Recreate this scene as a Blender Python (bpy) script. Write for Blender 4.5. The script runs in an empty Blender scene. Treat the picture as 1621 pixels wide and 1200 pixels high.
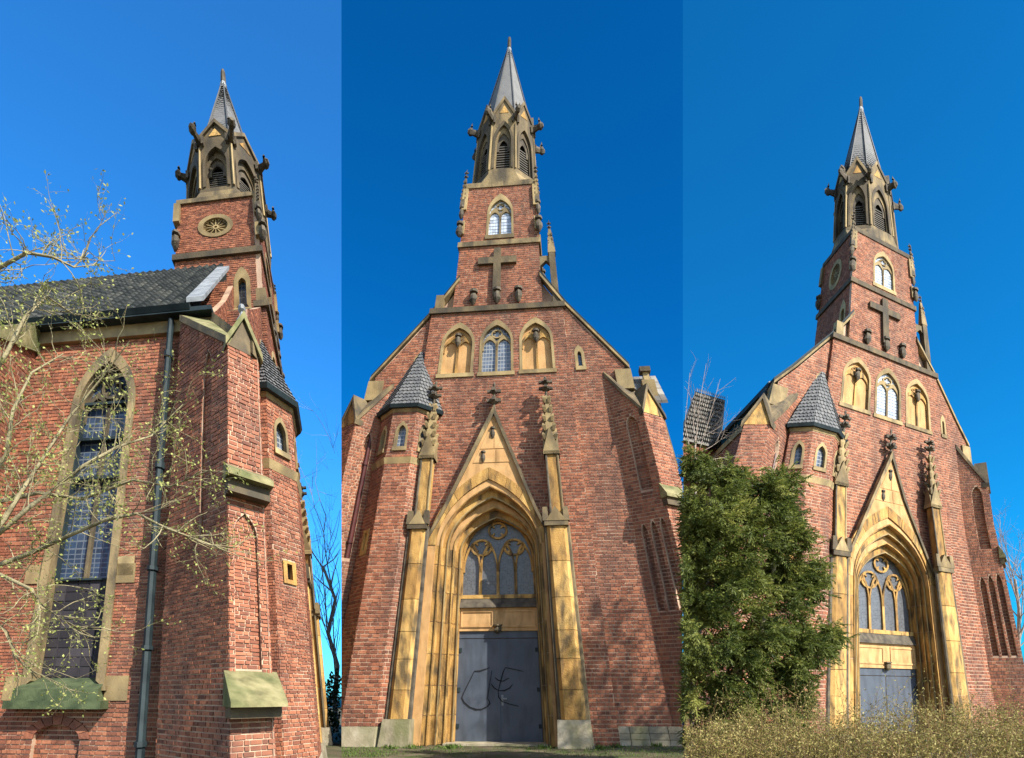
import bpy, bmesh, math, random
from mathutils import Vector, geometry
random.seed(7)
sc = bpy.context.scene
col = sc.collection
R_ = math.radians
# ---------------------------------------------------------------- camera, sky, sun
F, CX, HY, EYE = 1000.0, 810.5, 1100.0, 1.6
cam_d = bpy.data.cameras.new('camera'); cam = bpy.data.objects.new('camera', cam_d); col.objects.link(cam)
cam.location = (0, 0, EYE); cam.rotation_euler = (R_(90), 0, 0)
cam_d.sensor_fit = 'HORIZONTAL'; cam_d.sensor_width = 36; cam_d.lens = F * 36 / 1621
cam_d.shift_y = 500 / 1621; cam_d.clip_end = 3000
sc.camera = cam
SUN_AZ, SUN_EL = 51, 38            # degrees to the right of straight behind the camera, height
w = bpy.data.worlds.new('World'); sc.world = w; w.use_nodes = True
nt = w.node_tree; bg = nt.nodes['Background']
sky = nt.nodes.new('ShaderNodeTexSky'); sky.sky_type = 'NISHITA'; sky.sun_disc = False
sky.sun_elevation = R_(SUN_EL); sky.sun_rotation = R_(180 - SUN_AZ)
sky.air_density = 1.0; sky.dust_density = 0.3; sky.ozone_density = 1.5
nt.links.new(sky.outputs[0], bg.inputs[0]); bg.inputs[1].default_value = 0.135
sd = bpy.data.lights.new('sun', 'SUN'); so = bpy.data.objects.new('sun', sd); col.objects.link(so)
sd.energy = 5.0; sd.angle = R_(0.5); sd.color = (1.0, 0.93, 0.82)
sv = Vector((math.sin(R_(SUN_AZ)) * math.cos(R_(SUN_EL)), -math.cos(R_(SUN_AZ)) * math.cos(R_(SUN_EL)), math.sin(R_(SUN_EL))))
so.rotation_euler = sv.to_track_quat('Z', 'Y').to_euler(); so.location = sv * 60
sc.view_settings.view_transform = 'Standard'; sc.view_settings.look = 'None'
sc.view_settings.gamma = 1; sc.view_settings.exposure = 1.06

# ---------------------------------------------------------------- materials
def ramp(n, stops):
    r = n.color_ramp
    while len(r.elements) < len(stops): r.elements.new(0.5)
    for e, (p, c) in zip(r.elements, stops): e.position = p; e.color = (*c, 1)
MATS = {}
def material(name, stops, scale=3.0, rough=0.85, rnd=0.0, stain=None, stain_amt=0.5, bump=0.15, stretch=(1, 1, 1), bscale=40, spec=0.3, metal=0.0, stops2=None, sscale=1.1):
    m = bpy.data.materials.new(name); m.use_nodes = True; t = m.node_tree; N = t.nodes; L = t.links
    b = N['Principled BSDF']; b.inputs['Roughness'].default_value = rough
    b.inputs['Specular IOR Level'].default_value = spec; b.inputs['Metallic'].default_value = metal
    tc = N.new('ShaderNodeTexCoord'); mp = N.new('ShaderNodeMapping'); mp.inputs['Scale'].default_value = stretch
    geo = N.new('ShaderNodeNewGeometry')
    L.new(geo.outputs['Position'], mp.inputs[0])
    nz = N.new('ShaderNodeTexNoise'); nz.inputs['Scale'].default_value = scale; nz.inputs['Detail'].default_value = 6
    L.new(mp.outputs[0], nz.inputs[0])
    fac = nz.outputs[0]
    if rnd:
        at = N.new('ShaderNodeAttribute'); at.attribute_name = 'rnd'
        mx = N.new('ShaderNodeMix'); mx.inputs[0].default_value = rnd
        L.new(fac, mx.inputs[2]); L.new(at.outputs['Fac'], mx.inputs[3]); fac = mx.outputs[0]
    cr = N.new('ShaderNodeValToRGB'); ramp(cr, stops); L.new(fac, cr.inputs[0]); out = cr.outputs[0]
    if stain:
        n2 = N.new('ShaderNodeTexNoise'); n2.inputs['Scale'].default_value = sscale; n2.inputs['Detail'].default_value = 8
        mp2 = N.new('ShaderNodeMapping'); mp2.inputs['Scale'].default_value = (1.6, 1.6, 0.5); L.new(geo.outputs['Position'], mp2.inputs[0]); L.new(mp2.outputs[0], n2.inputs[0])
        r2 = N.new('ShaderNodeValToRGB'); ramp(r2, [(0.46, (0, 0, 0)), (0.66, (stain_amt,) * 3)]); L.new(n2.outputs[0], r2.inputs[0])
        m2 = N.new('ShaderNodeMix'); m2.data_type = 'RGBA'; L.new(r2.outputs[0], m2.inputs[0]); L.new(out, m2.inputs[6]); m2.inputs[7].default_value = (*stain, 1); out = m2.outputs[2]
    L.new(out, b.inputs['Base Color'])
    if bump:
        n3 = N.new('ShaderNodeTexNoise'); n3.inputs['Scale'].default_value = bscale; n3.inputs['Detail'].default_value = 4; L.new(geo.outputs['Position'], n3.inputs[0])
        bp = N.new('ShaderNodeBump'); bp.inputs['Strength'].default_value = bump; bp.inputs['Distance'].default_value = 0.02
        L.new(n3.outputs[0], bp.inputs['Height']); L.new(bp.outputs[0], b.inputs['Normal'])
    MATS[name] = m; return m
material('brick', [(0.12, (0.075, 0.034, 0.025)), (0.4, (0.195, 0.070, 0.040)), (0.62, (0.30, 0.110, 0.058)), (0.88, (0.40, 0.17, 0.092))], scale=7, rnd=0.42, stain=(0.085, 0.048, 0.038), stain_amt=0.55, bump=0.6, bscale=30, sscale=0.55)
material('mortar', [(0.3, (0.33, 0.215, 0.145)), (0.7, (0.48, 0.345, 0.24))], scale=2.2, stain=(0.17, 0.10, 0.08), stain_amt=0.6, bump=0.3)
material('sandstone', [(0.25, (0.20, 0.108, 0.034)), (0.5, (0.40, 0.23, 0.066)), (0.75, (0.55, 0.355, 0.12))], scale=3.4, stretch=(1.6, 1.6, .55), rnd=0.3, stain=(0.05, 0.04, 0.026), stain_amt=0.85, bump=0.9, bscale=30, sscale=2.3)
material('clean_sandstone', [(0.3, (0.44, 0.25, 0.10)), (0.7, (0.56, 0.35, 0.155))], scale=2.6, rnd=0.2, bump=0.4, stain=(0.22, 0.13, 0.05), stain_amt=0.6, sscale=2.4)
material('weathered_stone', [(0.25, (0.045, 0.036, 0.025)), (0.5, (0.12, 0.092, 0.052)), (0.75, (0.29, 0.215, 0.105))], scale=1.8, rnd=0.3, stain=(0.04, 0.036, 0.028), stain_amt=0.8, bump=0.5, bscale=20, sscale=2.0)
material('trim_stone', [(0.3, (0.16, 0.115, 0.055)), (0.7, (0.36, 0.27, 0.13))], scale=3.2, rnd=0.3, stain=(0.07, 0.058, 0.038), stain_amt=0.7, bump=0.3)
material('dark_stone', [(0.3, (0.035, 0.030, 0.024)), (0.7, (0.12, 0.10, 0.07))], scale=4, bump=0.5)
material('mossy_stone', [(0.3, (0.10, 0.092, 0.042)), (0.55, (0.21, 0.19, 0.09)), (0.8, (0.31, 0.27, 0.145))], scale=5, stain=(0.05, 0.075, 0.02), stain_amt=0.7, bump=0.6, bscale=25)
material('green_sill', [(0.3, (0.025, 0.04, 0.018)), (0.7, (0.085, 0.11, 0.05))], scale=4, bump=0.4)
material('plinth_stone', [(0.25, (0.15, 0.13, 0.09)), (0.55, (0.30, 0.26, 0.18)), (0.8, (0.42, 0.38, 0.29))], scale=3, rnd=0.3, stain=(0.11, 0.12, 0.04), stain_amt=0.7, bump=0.6, bscale=14)
material('slate', [(0.2, (0.065, 0.07, 0.074)), (0.55, (0.115, 0.118, 0.12)), (0.85, (0.165, 0.165, 0.162))], scale=4, rnd=0.35, rough=0.7, bump=0.2, spec=0.3)
material('pantile', [(0.2, (0.016, 0.019, 0.02)), (0.6, (0.04, 0.044, 0.042)), (0.9, (0.09, 0.09, 0.075))], scale=5, rnd=0.5, rough=0.8, bump=0.3, spec=0.1)
material('old_pantile', [(0.2, (0.10, 0.095, 0.085)), (0.6, (0.22, 0.21, 0.19)), (0.9, (0.34, 0.32, 0.28))], scale=5, rnd=0.6, bump=0.3)
material('lead', [(0.3, (0.15, 0.165, 0.175)), (0.7, (0.27, 0.285, 0.295))], scale=5, rough=0.6, bump=0.1, spec=0.3)
material('gutter', [(0.3, (0.010, 0.017, 0.021)), (0.7, (0.026, 0.040, 0.045))], scale=3, rough=0.65, bump=0.05, spec=0.15)
material('red_pipe', [(0.3, (0.045, 0.012, 0.012)), (0.7, (0.09, 0.025, 0.022))], scale=3, rough=0.5, bump=0.05)
material('dark_board', [(0.3, (0.018, 0.016, 0.02)), (0.7, (0.045, 0.04, 0.045))], scale=3, rough=0.7, rnd=0.5)
material('louvre', [(0.3, (0.05, 0.048, 0.04)), (0.7, (0.11, 0.10, 0.085))], scale=3, rough=0.7)
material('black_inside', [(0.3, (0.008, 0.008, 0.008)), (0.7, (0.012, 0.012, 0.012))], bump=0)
material('door_paint', [(0.3, (0.052, 0.066, 0.090)), (0.7, (0.075, 0.090, 0.118))], scale=1.3, rough=0.5, bump=0.06, spec=0.4, stain=(0.035, 0.043, 0.056), stain_amt=0.6, sscale=2.2)
material('graffiti', [(0.3, (0.008, 0.009, 0.012)), (0.7, (0.015, 0.016, 0.02))], bump=0)
material('bark', [(0.3, (0.12, 0.10, 0.055)), (0.7, (0.32, 0.28, 0.16))], scale=6, bump=0.5)
material('grey_bark', [(0.3, (0.19, 0.15, 0.12)), (0.7, (0.36, 0.30, 0.25))], scale=6, bump=0.4)
material('dry_twig', [(0.3, (0.16, 0.10, 0.045)), (0.7, (0.33, 0.22, 0.10))], scale=6, rnd=0.5, bump=0)
material('ground_soil', [(0.25, (0.035, 0.03, 0.016)), (0.5, (0.085, 0.07, 0.04)), (0.8, (0.16, 0.14, 0.09))], scale=1.2, stain=(0.035, 0.06, 0.012), stain_amt=0.9, bump=0.6, bscale=12)
def leafmat(name, stops, trans=0.35):
    m = material(name, stops, scale=2.5, rnd=0.75, rough=0.6, bump=0)
    t = m.node_tree; b = t.nodes['Principled BSDF']; o = t.nodes['Material Output']
    tr = t.nodes.new('ShaderNodeBsdfTranslucent'); mx = t.nodes.new('ShaderNodeMixShader'); mx.inputs[0].default_value = trans
    t.links.new(b.inputs['Base Color'].links[0].from_socket, tr.inputs[0])
    t.links.new(b.outputs[0], mx.inputs[1]); t.links.new(tr.outputs[0], mx.inputs[2]); t.links.new(mx.outputs[0], o.inputs[0])
leafmat('bud_leaf', [(0.2, (0.17, 0.20, 0.045)), (0.8, (0.42, 0.44, 0.14))])
leafmat('thuja_leaf', [(0.12, (0.035, 0.055, 0.010)), (0.5, (0.11, 0.138, 0.026)), (0.85, (0.27, 0.275, 0.065))], 0.4)
leafmat('hedge_leaf', [(0.2, (0.14, 0.13, 0.03)), (0.6, (0.34, 0.29, 0.085)), (0.9, (0.50, 0.43, 0.17))], 0.3)
leafmat('grass_blade', [(0.2, (0.04, 0.075, 0.012)), (0.8, (0.12, 0.19, 0.03))], 0.3)
leafmat('ivy_leaf', [(0.2, (0.015, 0.03, 0.008)), (0.8, (0.05, 0.075, 0.02))], 0.2)
def glassmat(name, base, lead, su, sv_, rough=0.12, spec=0.6):
    # leaded panes: a fine lattice of pale cames over dark glass, laid out along the wall's own a / z coordinates
    m = bpy.data.materials.new(name); m.use_nodes = True; t = m.node_tree; N = t.nodes; L = t.links; b = N['Principled BSDF']
    at = N.new('ShaderNodeAttribute'); at.attribute_name = 'az'
    br = N.new('ShaderNodeTexBrick'); br.offset = 0.0; br.inputs['Scale'].default_value = 1.0
    br.inputs['Brick Width'].default_value = su; br.inputs['Row Height'].default_value = sv_; br.inputs['Mortar Size'].default_value = min(su, sv_) * 0.10
    br.inputs['Color1'].default_value = (*base, 1); br.inputs['Color2'].default_value = (*[c * 1.9 for c in base], 1); br.inputs['Mortar'].default_value = (*lead, 1)
    L.new(at.outputs['Vector'], br.inputs[0]); L.new(br.outputs[0], b.inputs['Base Color'])
    b.inputs['Roughness'].default_value = rough; b.inputs['Specular IOR Level'].default_value = spec
    nz = N.new('ShaderNodeTexNoise'); nz.inputs['Scale'].default_value = 6; L.new(at.outputs['Vector'], nz.inputs[0])
    bp = N.new('ShaderNodeBump'); bp.inputs['Strength'].default_value = 0.25; bp.inputs['Distance'].default_value = 0.03; L.new(nz.outputs[0], bp.inputs['Height']); L.new(bp.outputs[0], b.inputs['Normal'])
    MATS[name] = m
glassmat('leaded_glass', (0.06, 0.075, 0.10), (0.28, 0.29, 0.29), 0.16, 0.12)
glassmat('dark_glass', (0.018, 0.03, 0.055), (0.10, 0.12, 0.15), 0.22, 0.16)
glassmat('wire_glass', (0.055, 0.06, 0.068), (0.12, 0.12, 0.125), 0.07, 0.05, 0.3, 0.4)
glassmat('pale_glass', (0.30, 0.34, 0.40), (0.10, 0.10, 0.10), 0.20, 0.10, 0.1, 0.8)  # pale pane colour stands in for sunlight reflected in the glass

# ---------------------------------------------------------------- projection helpers (measuring the photograph)
def interp(x, xs, ys):
    if x <= xs[0]: return ys[0] + (x - xs[0]) * (ys[1] - ys[0]) / (xs[1] - xs[0])
    for i in range(len(xs) - 1):
        if x <= xs[i + 1]: return ys[i] + (x - xs[i]) * (ys[i + 1] - ys[i]) / (xs[i + 1] - xs[i])
    return ys[-1] + (x - xs[-1]) * (ys[-1] - ys[-2]) / (xs[-1] - xs[-2])
def proj(P): return (CX + F * P[0] / P[1], HY - F * (P[2] - EYE) / P[1])
def solve2(fn, x, y, a, b):
    for _ in range(40):
        p = proj(fn(a, b)); r0, r1 = p[0] - x, p[1] - y
        e = 1e-4; pa = proj(fn(a + e, b)); pb = proj(fn(a, b + e))
        j00, j10 = (pa[0] - p[0]) / e, (pa[1] - p[1]) / e; j01, j11 = (pb[0] - p[0]) / e, (pb[1] - p[1]) / e
        D = j00 * j11 - j01 * j10
        if abs(D) < 1e-9: break
        a -= 0.8 * (r0 * j11 - r1 * j01) / D; b -= 0.8 * (r1 * j00 - r0 * j10) / D
    return a, b

# ---------------------------------------------------------------- object helpers
def new_obj(name, V, Fc, mat, parent=None, rnd=None, kind=None, az=None, clip=None, smooth=False, fn=None, knots=()):
    """world-space verts -> one mesh object, origin at its base, optionally trimmed where its panel of the site ends"""
    bm = bmesh.new()
    lr = bm.faces.layers.float.new('rnd') if rnd is not None else None
    la = bm.verts.layers.float_vector.new('az') if az is not None else None
    vs = [bm.verts.new(v) for v in V]
    if la is not None:
        for v, q in zip(vs, az): v[la] = q
    for i, f in enumerate(Fc):
        try: fc = bm.faces.new([vs[k] for k in f])
        except ValueError: continue
        fc.smooth = smooth
        if lr is not None: fc[lr] = rnd[i] if isinstance(rnd, list) else rnd
    if fn:                                   # design space -> world, with extra rows of vertices where the batter changes
        zmn, zmx = min(v[2] for v in V), max(v[2] for v in V)
        for kz in knots:
            if zmn + 1e-3 < kz < zmx - 1e-3: bmesh.ops.bisect_plane(bm, geom=bm.verts[:] + bm.edges[:] + bm.faces[:], plane_co=(0, 0, kz), plane_no=(0, 0, 1))
        for v in bm.verts: v.co = fn(*v.co)
    for (lim, sgn) in (clip or []):
        no = Vector((F, -(lim - CX), 0)).normalized() * sgn      # keep the side the normal points to
        ds = [v.co.dot(no) for v in bm.verts]
        if not ds or max(ds) <= 0: bm.free(); return None
        if min(ds) < 0:
            g = bmesh.ops.bisect_plane(bm, geom=bm.verts[:] + bm.edges[:] + bm.faces[:], plane_co=(0, 0, 0), plane_no=no, clear_inner=True)
            ce = [e for e in g['geom_cut'] if isinstance(e, bmesh.types.BMEdge)]
            if len(Fc) < 400 and ce:
                try: bmesh.ops.edgenet_fill(bm, edges=ce)
                except Exception: pass
    if not bm.verts: bm.free(); return None
    if len(Fc) < 4000: bmesh.ops.recalc_face_normals(bm, faces=bm.faces[:])
    xs = [v.co.x for v in bm.verts]; ys = [v.co.y for v in bm.verts]; zs = [v.co.z for v in bm.verts]
    o0 = Vector(((min(xs) + max(xs)) / 2, (min(ys) + max(ys)) / 2, min(zs)))
    for v in bm.verts: v.co -= o0
    me = bpy.data.meshes.new(name); bm.to_mesh(me); bm.free(); me.materials.append(MATS[mat] if isinstance(mat, str) else mat)
    ob = bpy.data.objects.new(name, me); col.objects.link(ob)
    ob['wo'] = list(o0)
    if parent is not None:
        ob.parent = parent; ob.location = o0 - Vector(parent['wo'])
    else: ob.location = o0
    if kind: ob['kind'] = kind
    return ob
def tag(o, label, cat, group=None, kind=None):
    if o is None: return
    o['label'] = label
    if cat: o['category'] = cat
    if group: o['group'] = group
    if kind: o['kind'] = kind

class Plane:                       # a wall plane in plan: a runs along it, t goes inwards
    def __init__(s, p0, p1, inward): 
        L = math.hypot(p1[0] - p0[0], p1[1] - p0[1]); s.L = L; s.p0 = p0
        s.d = ((p1[0] - p0[0]) / L, (p1[1] - p0[1]) / L); s.n = (-s.d[1] * inward, s.d[0] * inward)
    def pt(s, a, z, t=0.0): return (s.p0[0] + a * s.d[0] + t * s.n[0], s.p0[1] + a * s.d[1] + t * s.n[1], z)
def front(D): 
    p = Plane((0, D), (1, D), 1); return p
def arch(cx, wd, z0, zs, za, n=8):
    """pointed-arch outline, counter-clockwise from bottom left"""
    h = wd / 2; A = R_(60); left = []
    for i in range(n + 1):
        a = A * i / n; left.append((cx + h - 2 * h * math.cos(a), zs + (za - zs) * math.sin(a) / math.sin(A)))
    pts = [(cx - h, z0)] + left + [(2 * cx - x, z) for x, z in reversed(left[:-1])] + [(cx + h, z0)]
    return pts
def inside(poly, x, y):
    c = False; j = len(poly) - 1
    for i in range(len(poly)):
        xi, yi = poly[i]; xj, yj = poly[j]
        if (yi > y) != (yj > y) and x < (xj - xi) * (y - yi) / (yj - yi) + xi: c = not c
        j = i
    return c
def area2(p): return sum(p[i - 1][0] * p[i][1] - p[i][0] * p[i - 1][1] for i in range(len(p)))
def clip_convex(sub, poly):
    if area2(poly) < 0: poly = poly[::-1]
    out = sub
    for i in range(len(poly)):
        a, b = poly[i - 1], poly[i]; inp, out = out, []
        f = lambda p: (b[0] - a[0]) * (p[1] - a[1]) - (b[1] - a[1]) * (p[0] - a[0])
        for k in range(len(inp)):
            p, q = inp[k - 1], inp[k]; fp, fq = f(p), f(q)
            if fq >= 0:
                if fp < 0: out.append((p[0] + (q[0] - p[0]) * fp / (fp - fq), p[1] + (q[1] - p[1]) * fp / (fp - fq)))
                out.append(q)
            elif fp >= 0: out.append((p[0] + (q[0] - p[0]) * fp / (fp - fq), p[1] + (q[1] - p[1]) * fp / (fp - fq)))
        if len(out) < 3: return []
    return out

class Church:
    def __init__(s, name, P, bl, chh, clip, loc, label):
        s.name, s.P, s.bl, s.ch, s.clip = name, P, bl, chh, clip
        s.knots = [3.7, 7.3, 11, 14, 17.6, 20] if name == 'M' else [3, 5, 7, 9, 11, 12.5, 14, 15.2, 16.5, 18, 19, 20.5, 22.6]
        s.root = bpy.data.objects.new('church', None); col.objects.link(s.root)
        g = P(0, 3, 0); s.root.location = (g[0], g[1], 0); s.root['wo'] = [g[0], g[1], 0]
        tag(s.root, label, 'church'); s.bricks = []
    # add design-space geometry
    def add(s, name, V, Fc, mat, parent=None, rnd=None, kind=None, az=None, smooth=False):
        return new_obj(name, V, Fc, mat, parent or s.root, rnd, kind, az, s.clip, smooth, s.P, s.knots)
    def prism(s, name, pl, poly, t0, t1, mat, parent=None, holes=(), rnd=None):
        if rnd is None: rnd = random.random()
        loops = [list(poly)] + [list(h) for h in holes]; flat = [p for l in loops for p in l]; n = len(flat)
        V = [pl.pt(a, z, t0) for a, z in flat] + [pl.pt(a, z, t1) for a, z in flat]
        if len(loops) == 1 and len(poly) <= 4: tris = [tuple(range(len(poly)))]
        else: tris = geometry.tessellate_polygon([[Vector((a, z, 0)) for a, z in l] for l in loops])
        Fc = [tuple(t) for t in tris] + [tuple(n + k for k in reversed(t)) for t in tris]; k = 0
        for l in loops:
            m = len(l)
            for i in range(m): j = (i + 1) % m; Fc.append((k + i, k + j, n + k + j, n + k + i))
            k += m
        return s.add(name, V, Fc, mat, parent, rnd)
    def face(s, name, pl, poly, t, mat, parent=None):
        V = [pl.pt(a, z, t) for a, z in poly] ; n = len(V); V += [pl.pt(a, z, t + .03) for a, z in poly]
        Fc = [tuple(range(n)), tuple(range(2 * n - 1, n - 1, -1))] + [(i, (i + 1) % n, n + (i + 1) % n, n + i) for i in range(n)]
        return s.add(name, V, Fc, mat, parent, None, None, [(a, z, 0) for a, z in poly] * 2)
    def loft(s, name, rings, mat, parent=None, rnd=None, cap=True, smooth=False):
        V = [p for r in rings for p in r]; n = len(rings[0]); Fc = []
        for k in range(len(rings) - 1):
            for i in range(n): j = (i + 1) % n; Fc.append((k * n + i, k * n + j, (k + 1) * n + j, (k + 1) * n + i))
        if cap: Fc += [tuple(range(n)), tuple(range((len(rings) - 1) * n, len(rings) * n))]
        return s.add(name, V, Fc, mat, parent, random.random() if rnd is None else rnd, smooth=smooth)
    def plan(s, name, poly, z0, z1, mat, parent=None, grow=0.0, c=None):
        """a block standing on a plan polygon; grow widens (or narrows) its top"""
        c = c or (sum(p[0] for p in poly) / len(poly), sum(p[1] for p in poly) / len(poly))
        top = [(c[0] + (p[0] - c[0]) * (1 + grow), c[1] + (p[1] - c[1]) * (1 + grow)) for p in poly]
        return s.loft(name, [[(p[0], p[1], z0) for p in poly], [(p[0], p[1], z1) for p in top]], mat, parent)
    def box(s, name, u0, u1, d0, d1, z0, z1, mat, parent=None): return s.plan(name, [(u0, d0), (u1, d0), (u1, d1), (u0, d1)], z0, z1, mat, parent)
    def band(s, name, pl, outer, inner, t0, t1, mat, parent=None, rnd=None):
        n = len(outer); V = [pl.pt(a, z, t) for t in (t0, t1) for poly in (outer, inner) for a, z in poly]; Fc = []
        for i in range(n - 1):
            Fc += [(i, i + 1, n + i + 1, n + i), (2 * n + i, 3 * n + i, 3 * n + i + 1, 2 * n + i + 1), (i, 2 * n + i, 2 * n + i + 1, i + 1), (n + i, n + i + 1, 3 * n + i + 1, 3 * n + i)]
        Fc += [(0, n, 3 * n, 2 * n), (n - 1, 2 * n - 1, 4 * n - 1, 3 * n - 1)]
        return s.add(name, V, Fc, mat, parent, random.random() if rnd is None else rnd)
    def wall(s, name, pl, poly, holes=(), th=0.3, mat='mortar', parent=None, brick=True, keep=None):
        o = s.prism(name, pl, poly, 0.0, th, mat, parent, holes)
        if brick and o is not None: s.lay(pl, poly, holes, o, 0.0, keep)
        return o
    def lay(s, pl, poly, holes, owner, t=0.0, keep=None):
        z = min(p[1] for p in poly); z1 = max(p[1] for p in poly); row = 0
        a0 = min(p[0] for p in poly); a1 = max(p[0] for p in poly)
        hb = [(min(p[0] for p in h), max(p[0] for p in h), min(p[1] for p in h), max(p[1] for p in h)) for h in holes]
        while z < z1:
            sg = max(0.2, 1 - z / 29.4); h = s.ch * sg; jt = 0.045 * s.bl; jz = 0.27 * h
            a = a0 - random.uniform(0.1, 0.9) * s.bl; k = row
            while a < a1:
                L = s.bl * (1.0 if k % 2 else 0.52) * random.uniform(0.93, 1.07); k += 1
                b0, b1, c0, c1 = a + jt, a + L - jt, z + jz / 2, z + h - jz / 2; a += L
                rect = [(b0, c0), (b1, c0), (b1, c1), (b0, c1)]
                segs = [(b0, b1)]
                for hh, bb in zip(holes, hb):
                    if b1 < bb[0] or b0 > bb[1] or c1 < bb[2] or c0 > bb[3]: continue
                    xs_ = []
                    for zz_ in (c0, c1):
                        for i in range(len(hh)):
                            (xa, za_), (xb, zb_) = hh[i - 1], hh[i]
                            if (za_ > zz_) != (zb_ > zz_): xs_.append(xa + (xb - xa) * (zz_ - za_) / (zb_ - za_))
                    if not xs_: continue
                    h0, h1 = min(xs_) - .01, max(xs_) + .01
                    segs = [g for sg in segs for g in ((sg[0], min(sg[1], h0)), (max(sg[0], h1), sg[1])) if g[1] - g[0] > .05 * s.bl]
                for b0, b1 in segs:
                  rect = [(b0, c0), (b1, c0), (b1, c1), (b0, c1)]
                  r = clip_convex(rect, poly)
                  if len(r) < 3 or abs(area2(r)) < 0.06 * s.bl * h: continue
                  pr = random.uniform(0.010, 0.026); j = lambda: random.uniform(-.006, .006)
                  fr = [s.P(*pl.pt(x + j(), y + j() * .6, t - pr)) for x, y in r]; bk = [s.P(*pl.pt(x, y, t + 0.02)) for x, y in r]
                  px = [proj(p) for p in fr]; ar = abs(area2(px)); cx = sum(p[0] for p in px) / len(px); cy = sum(p[1] for p in px) / len(px)
                  s.bricks.append((ar if (0 < cy < 1200 and s.vis(cx, cy)) else -1, fr, bk, owner))
            z += h; row += 1
    def vis(s, x, y): return True
    def finish(s):
        s.bricks.sort(key=lambda b: -b[0]); V = []; Fc = []; rn = []
        for i, (ar, fr, bk, ow) in enumerate(s.bricks):
            n = len(fr); fcs = [tuple(range(n))] + [(k, n + k, n + (k + 1) % n, (k + 1) % n) for k in range(n)]; r = random.random()
            if ow is not None and ow.parent is not None and ow.parent != s.root: ow = ow.parent
            if i < 300 and ar > 0: new_obj('brick', fr + bk, fcs, 'brick', ow, r, None, None, s.clip)
            else:
                b = len(V); V += fr + bk; Fc += [tuple(b + k for k in f) for f in fcs]; rn += [r] * len(fcs)
        new_obj('brickwork', V, Fc, 'brick', s.root, rn, 'stuff', None, s.clip)
    # ------------------------------------------------------------ architectural pieces
    def window(s, pl, a, wd, z0, zs, za, fr=0.14, fill='leaded_glass', lights=2, frame='trim_stone', depth=0.2, tracery=True, tmat=None, proud=0.04, nm='window'):
        k = lambda f: arch(a, wd - 2 * f, z0 + f * .8, zs, za - f * 1.25)
        fo = s.band(nm, pl, arch(a, wd, z0, zs, za), k(fr), -proud, depth, frame)
        if fo is None: return
        tm = tmat or frame
        s.face('glass' if 'glass' in fill else 'panel', pl, k(fr * .8), depth - 0.02, fill, fo)
        s.prism('sill', pl, [(a - wd * .53, z0 - .05), (a + wd * .53, z0 - .05), (a + wd * .53, z0 + .07), (a - wd * .53, z0 + .07)], -proud - .05, depth, frame, fo)
        iw = wd - 2 * fr; b = 0.055 * (1 if wd > 1 else .6)
        if lights > 1:
            for i in range(1, lights):
                x = a - iw / 2 + iw * i / lights
                s.prism('mullion', pl, [(x - b, z0), (x + b, z0), (x + b, zs + .05), (x - b, zs + .05)], depth - .12, depth - .021, tm, fo)
            lw = iw / lights
            if tracery:
                top = za - fr * 1.25
                for i in range(lights):
                    x = a - iw / 2 + lw * (i + .5); rise = (top - zs) * .42
                    s.band('tracery', pl, arch(x, lw, zs - .25, zs - .12, zs - .12 + rise + .14), arch(x, lw - 2.2 * b, zs - .25, zs - .12, zs - .12 + rise), depth - .12, depth - .021, tm, fo)
                def ring(cx, cz, rx, rz):
                    n = 14; o = [(cx + rx * math.cos(i * 2 * math.pi / n), cz + rz * math.sin(i * 2 * math.pi / n)) for i in range(n + 1)]
                    i_ = [(cx + (x - cx) * .78, cz + (z - cz) * .78) for x, z in o]
                    s.band('tracery', pl, o, i_, depth - .12, depth - .021, tm, fo)
                    for q in range(4):                                   # cusps of the quatrefoil
                        an = math.pi / 4 + q * math.pi / 2; c, sn = math.cos(an), math.sin(an)
                        s.prism('tracery', pl, [(cx + rx * (.8 * c - .16 * sn), cz + rz * (.8 * sn + .16 * c)), (cx + rx * .38 * c, cz + rz * .38 * sn), (cx + rx * (.8 * c + .16 * sn), cz + rz * (.8 * sn - .16 * c))], depth - .11, depth - .021, tm, fo)
                hgt = top - zs
                if lights == 2: ring(a, zs + hgt * .52, iw * .21, hgt * .26)
                else:
                    ring(a - iw * .24, zs + hgt * .33, iw * .16, hgt * .17); ring(a + iw * .24, zs + hgt * .33, iw * .16, hgt * .17); ring(a, zs + hgt * .66, iw * .15, hgt * .17)
        return fo
    def lump(s, name, u, d, z, r, rz, mat='dark_stone', parent=None, out=(0, -1)):
        rings = []; random.seed(int(u * 1000 + d * 77 + z * 13) & 0xffff)
        for k in range(6):
            ph = -math.pi / 2 + math.pi * (k + .3) / 5.6; q = r * math.cos(ph) * (1 if k > 1 else .75)
            rings.append([(u + out[0] * r * .6 + q * math.cos(i * math.pi / 4) * random.uniform(.8, 1.2), d + out[1] * r * .6 + q * math.sin(i * math.pi / 4) * random.uniform(.8, 1.2), z + rz * math.sin(ph)) for i in range(8)])
        o = s.loft(name, rings, mat, parent)
        if o: s.plan('cap', [(u + out[0] * r * .6 + r * 1.1 * math.cos(i * math.pi / 4), d + out[1] * r * .6 + r * 1.1 * math.sin(i * math.pi / 4)) for i in range(8)], z + rz * .95, z + rz * 1.3, mat, o)
        return o
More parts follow.
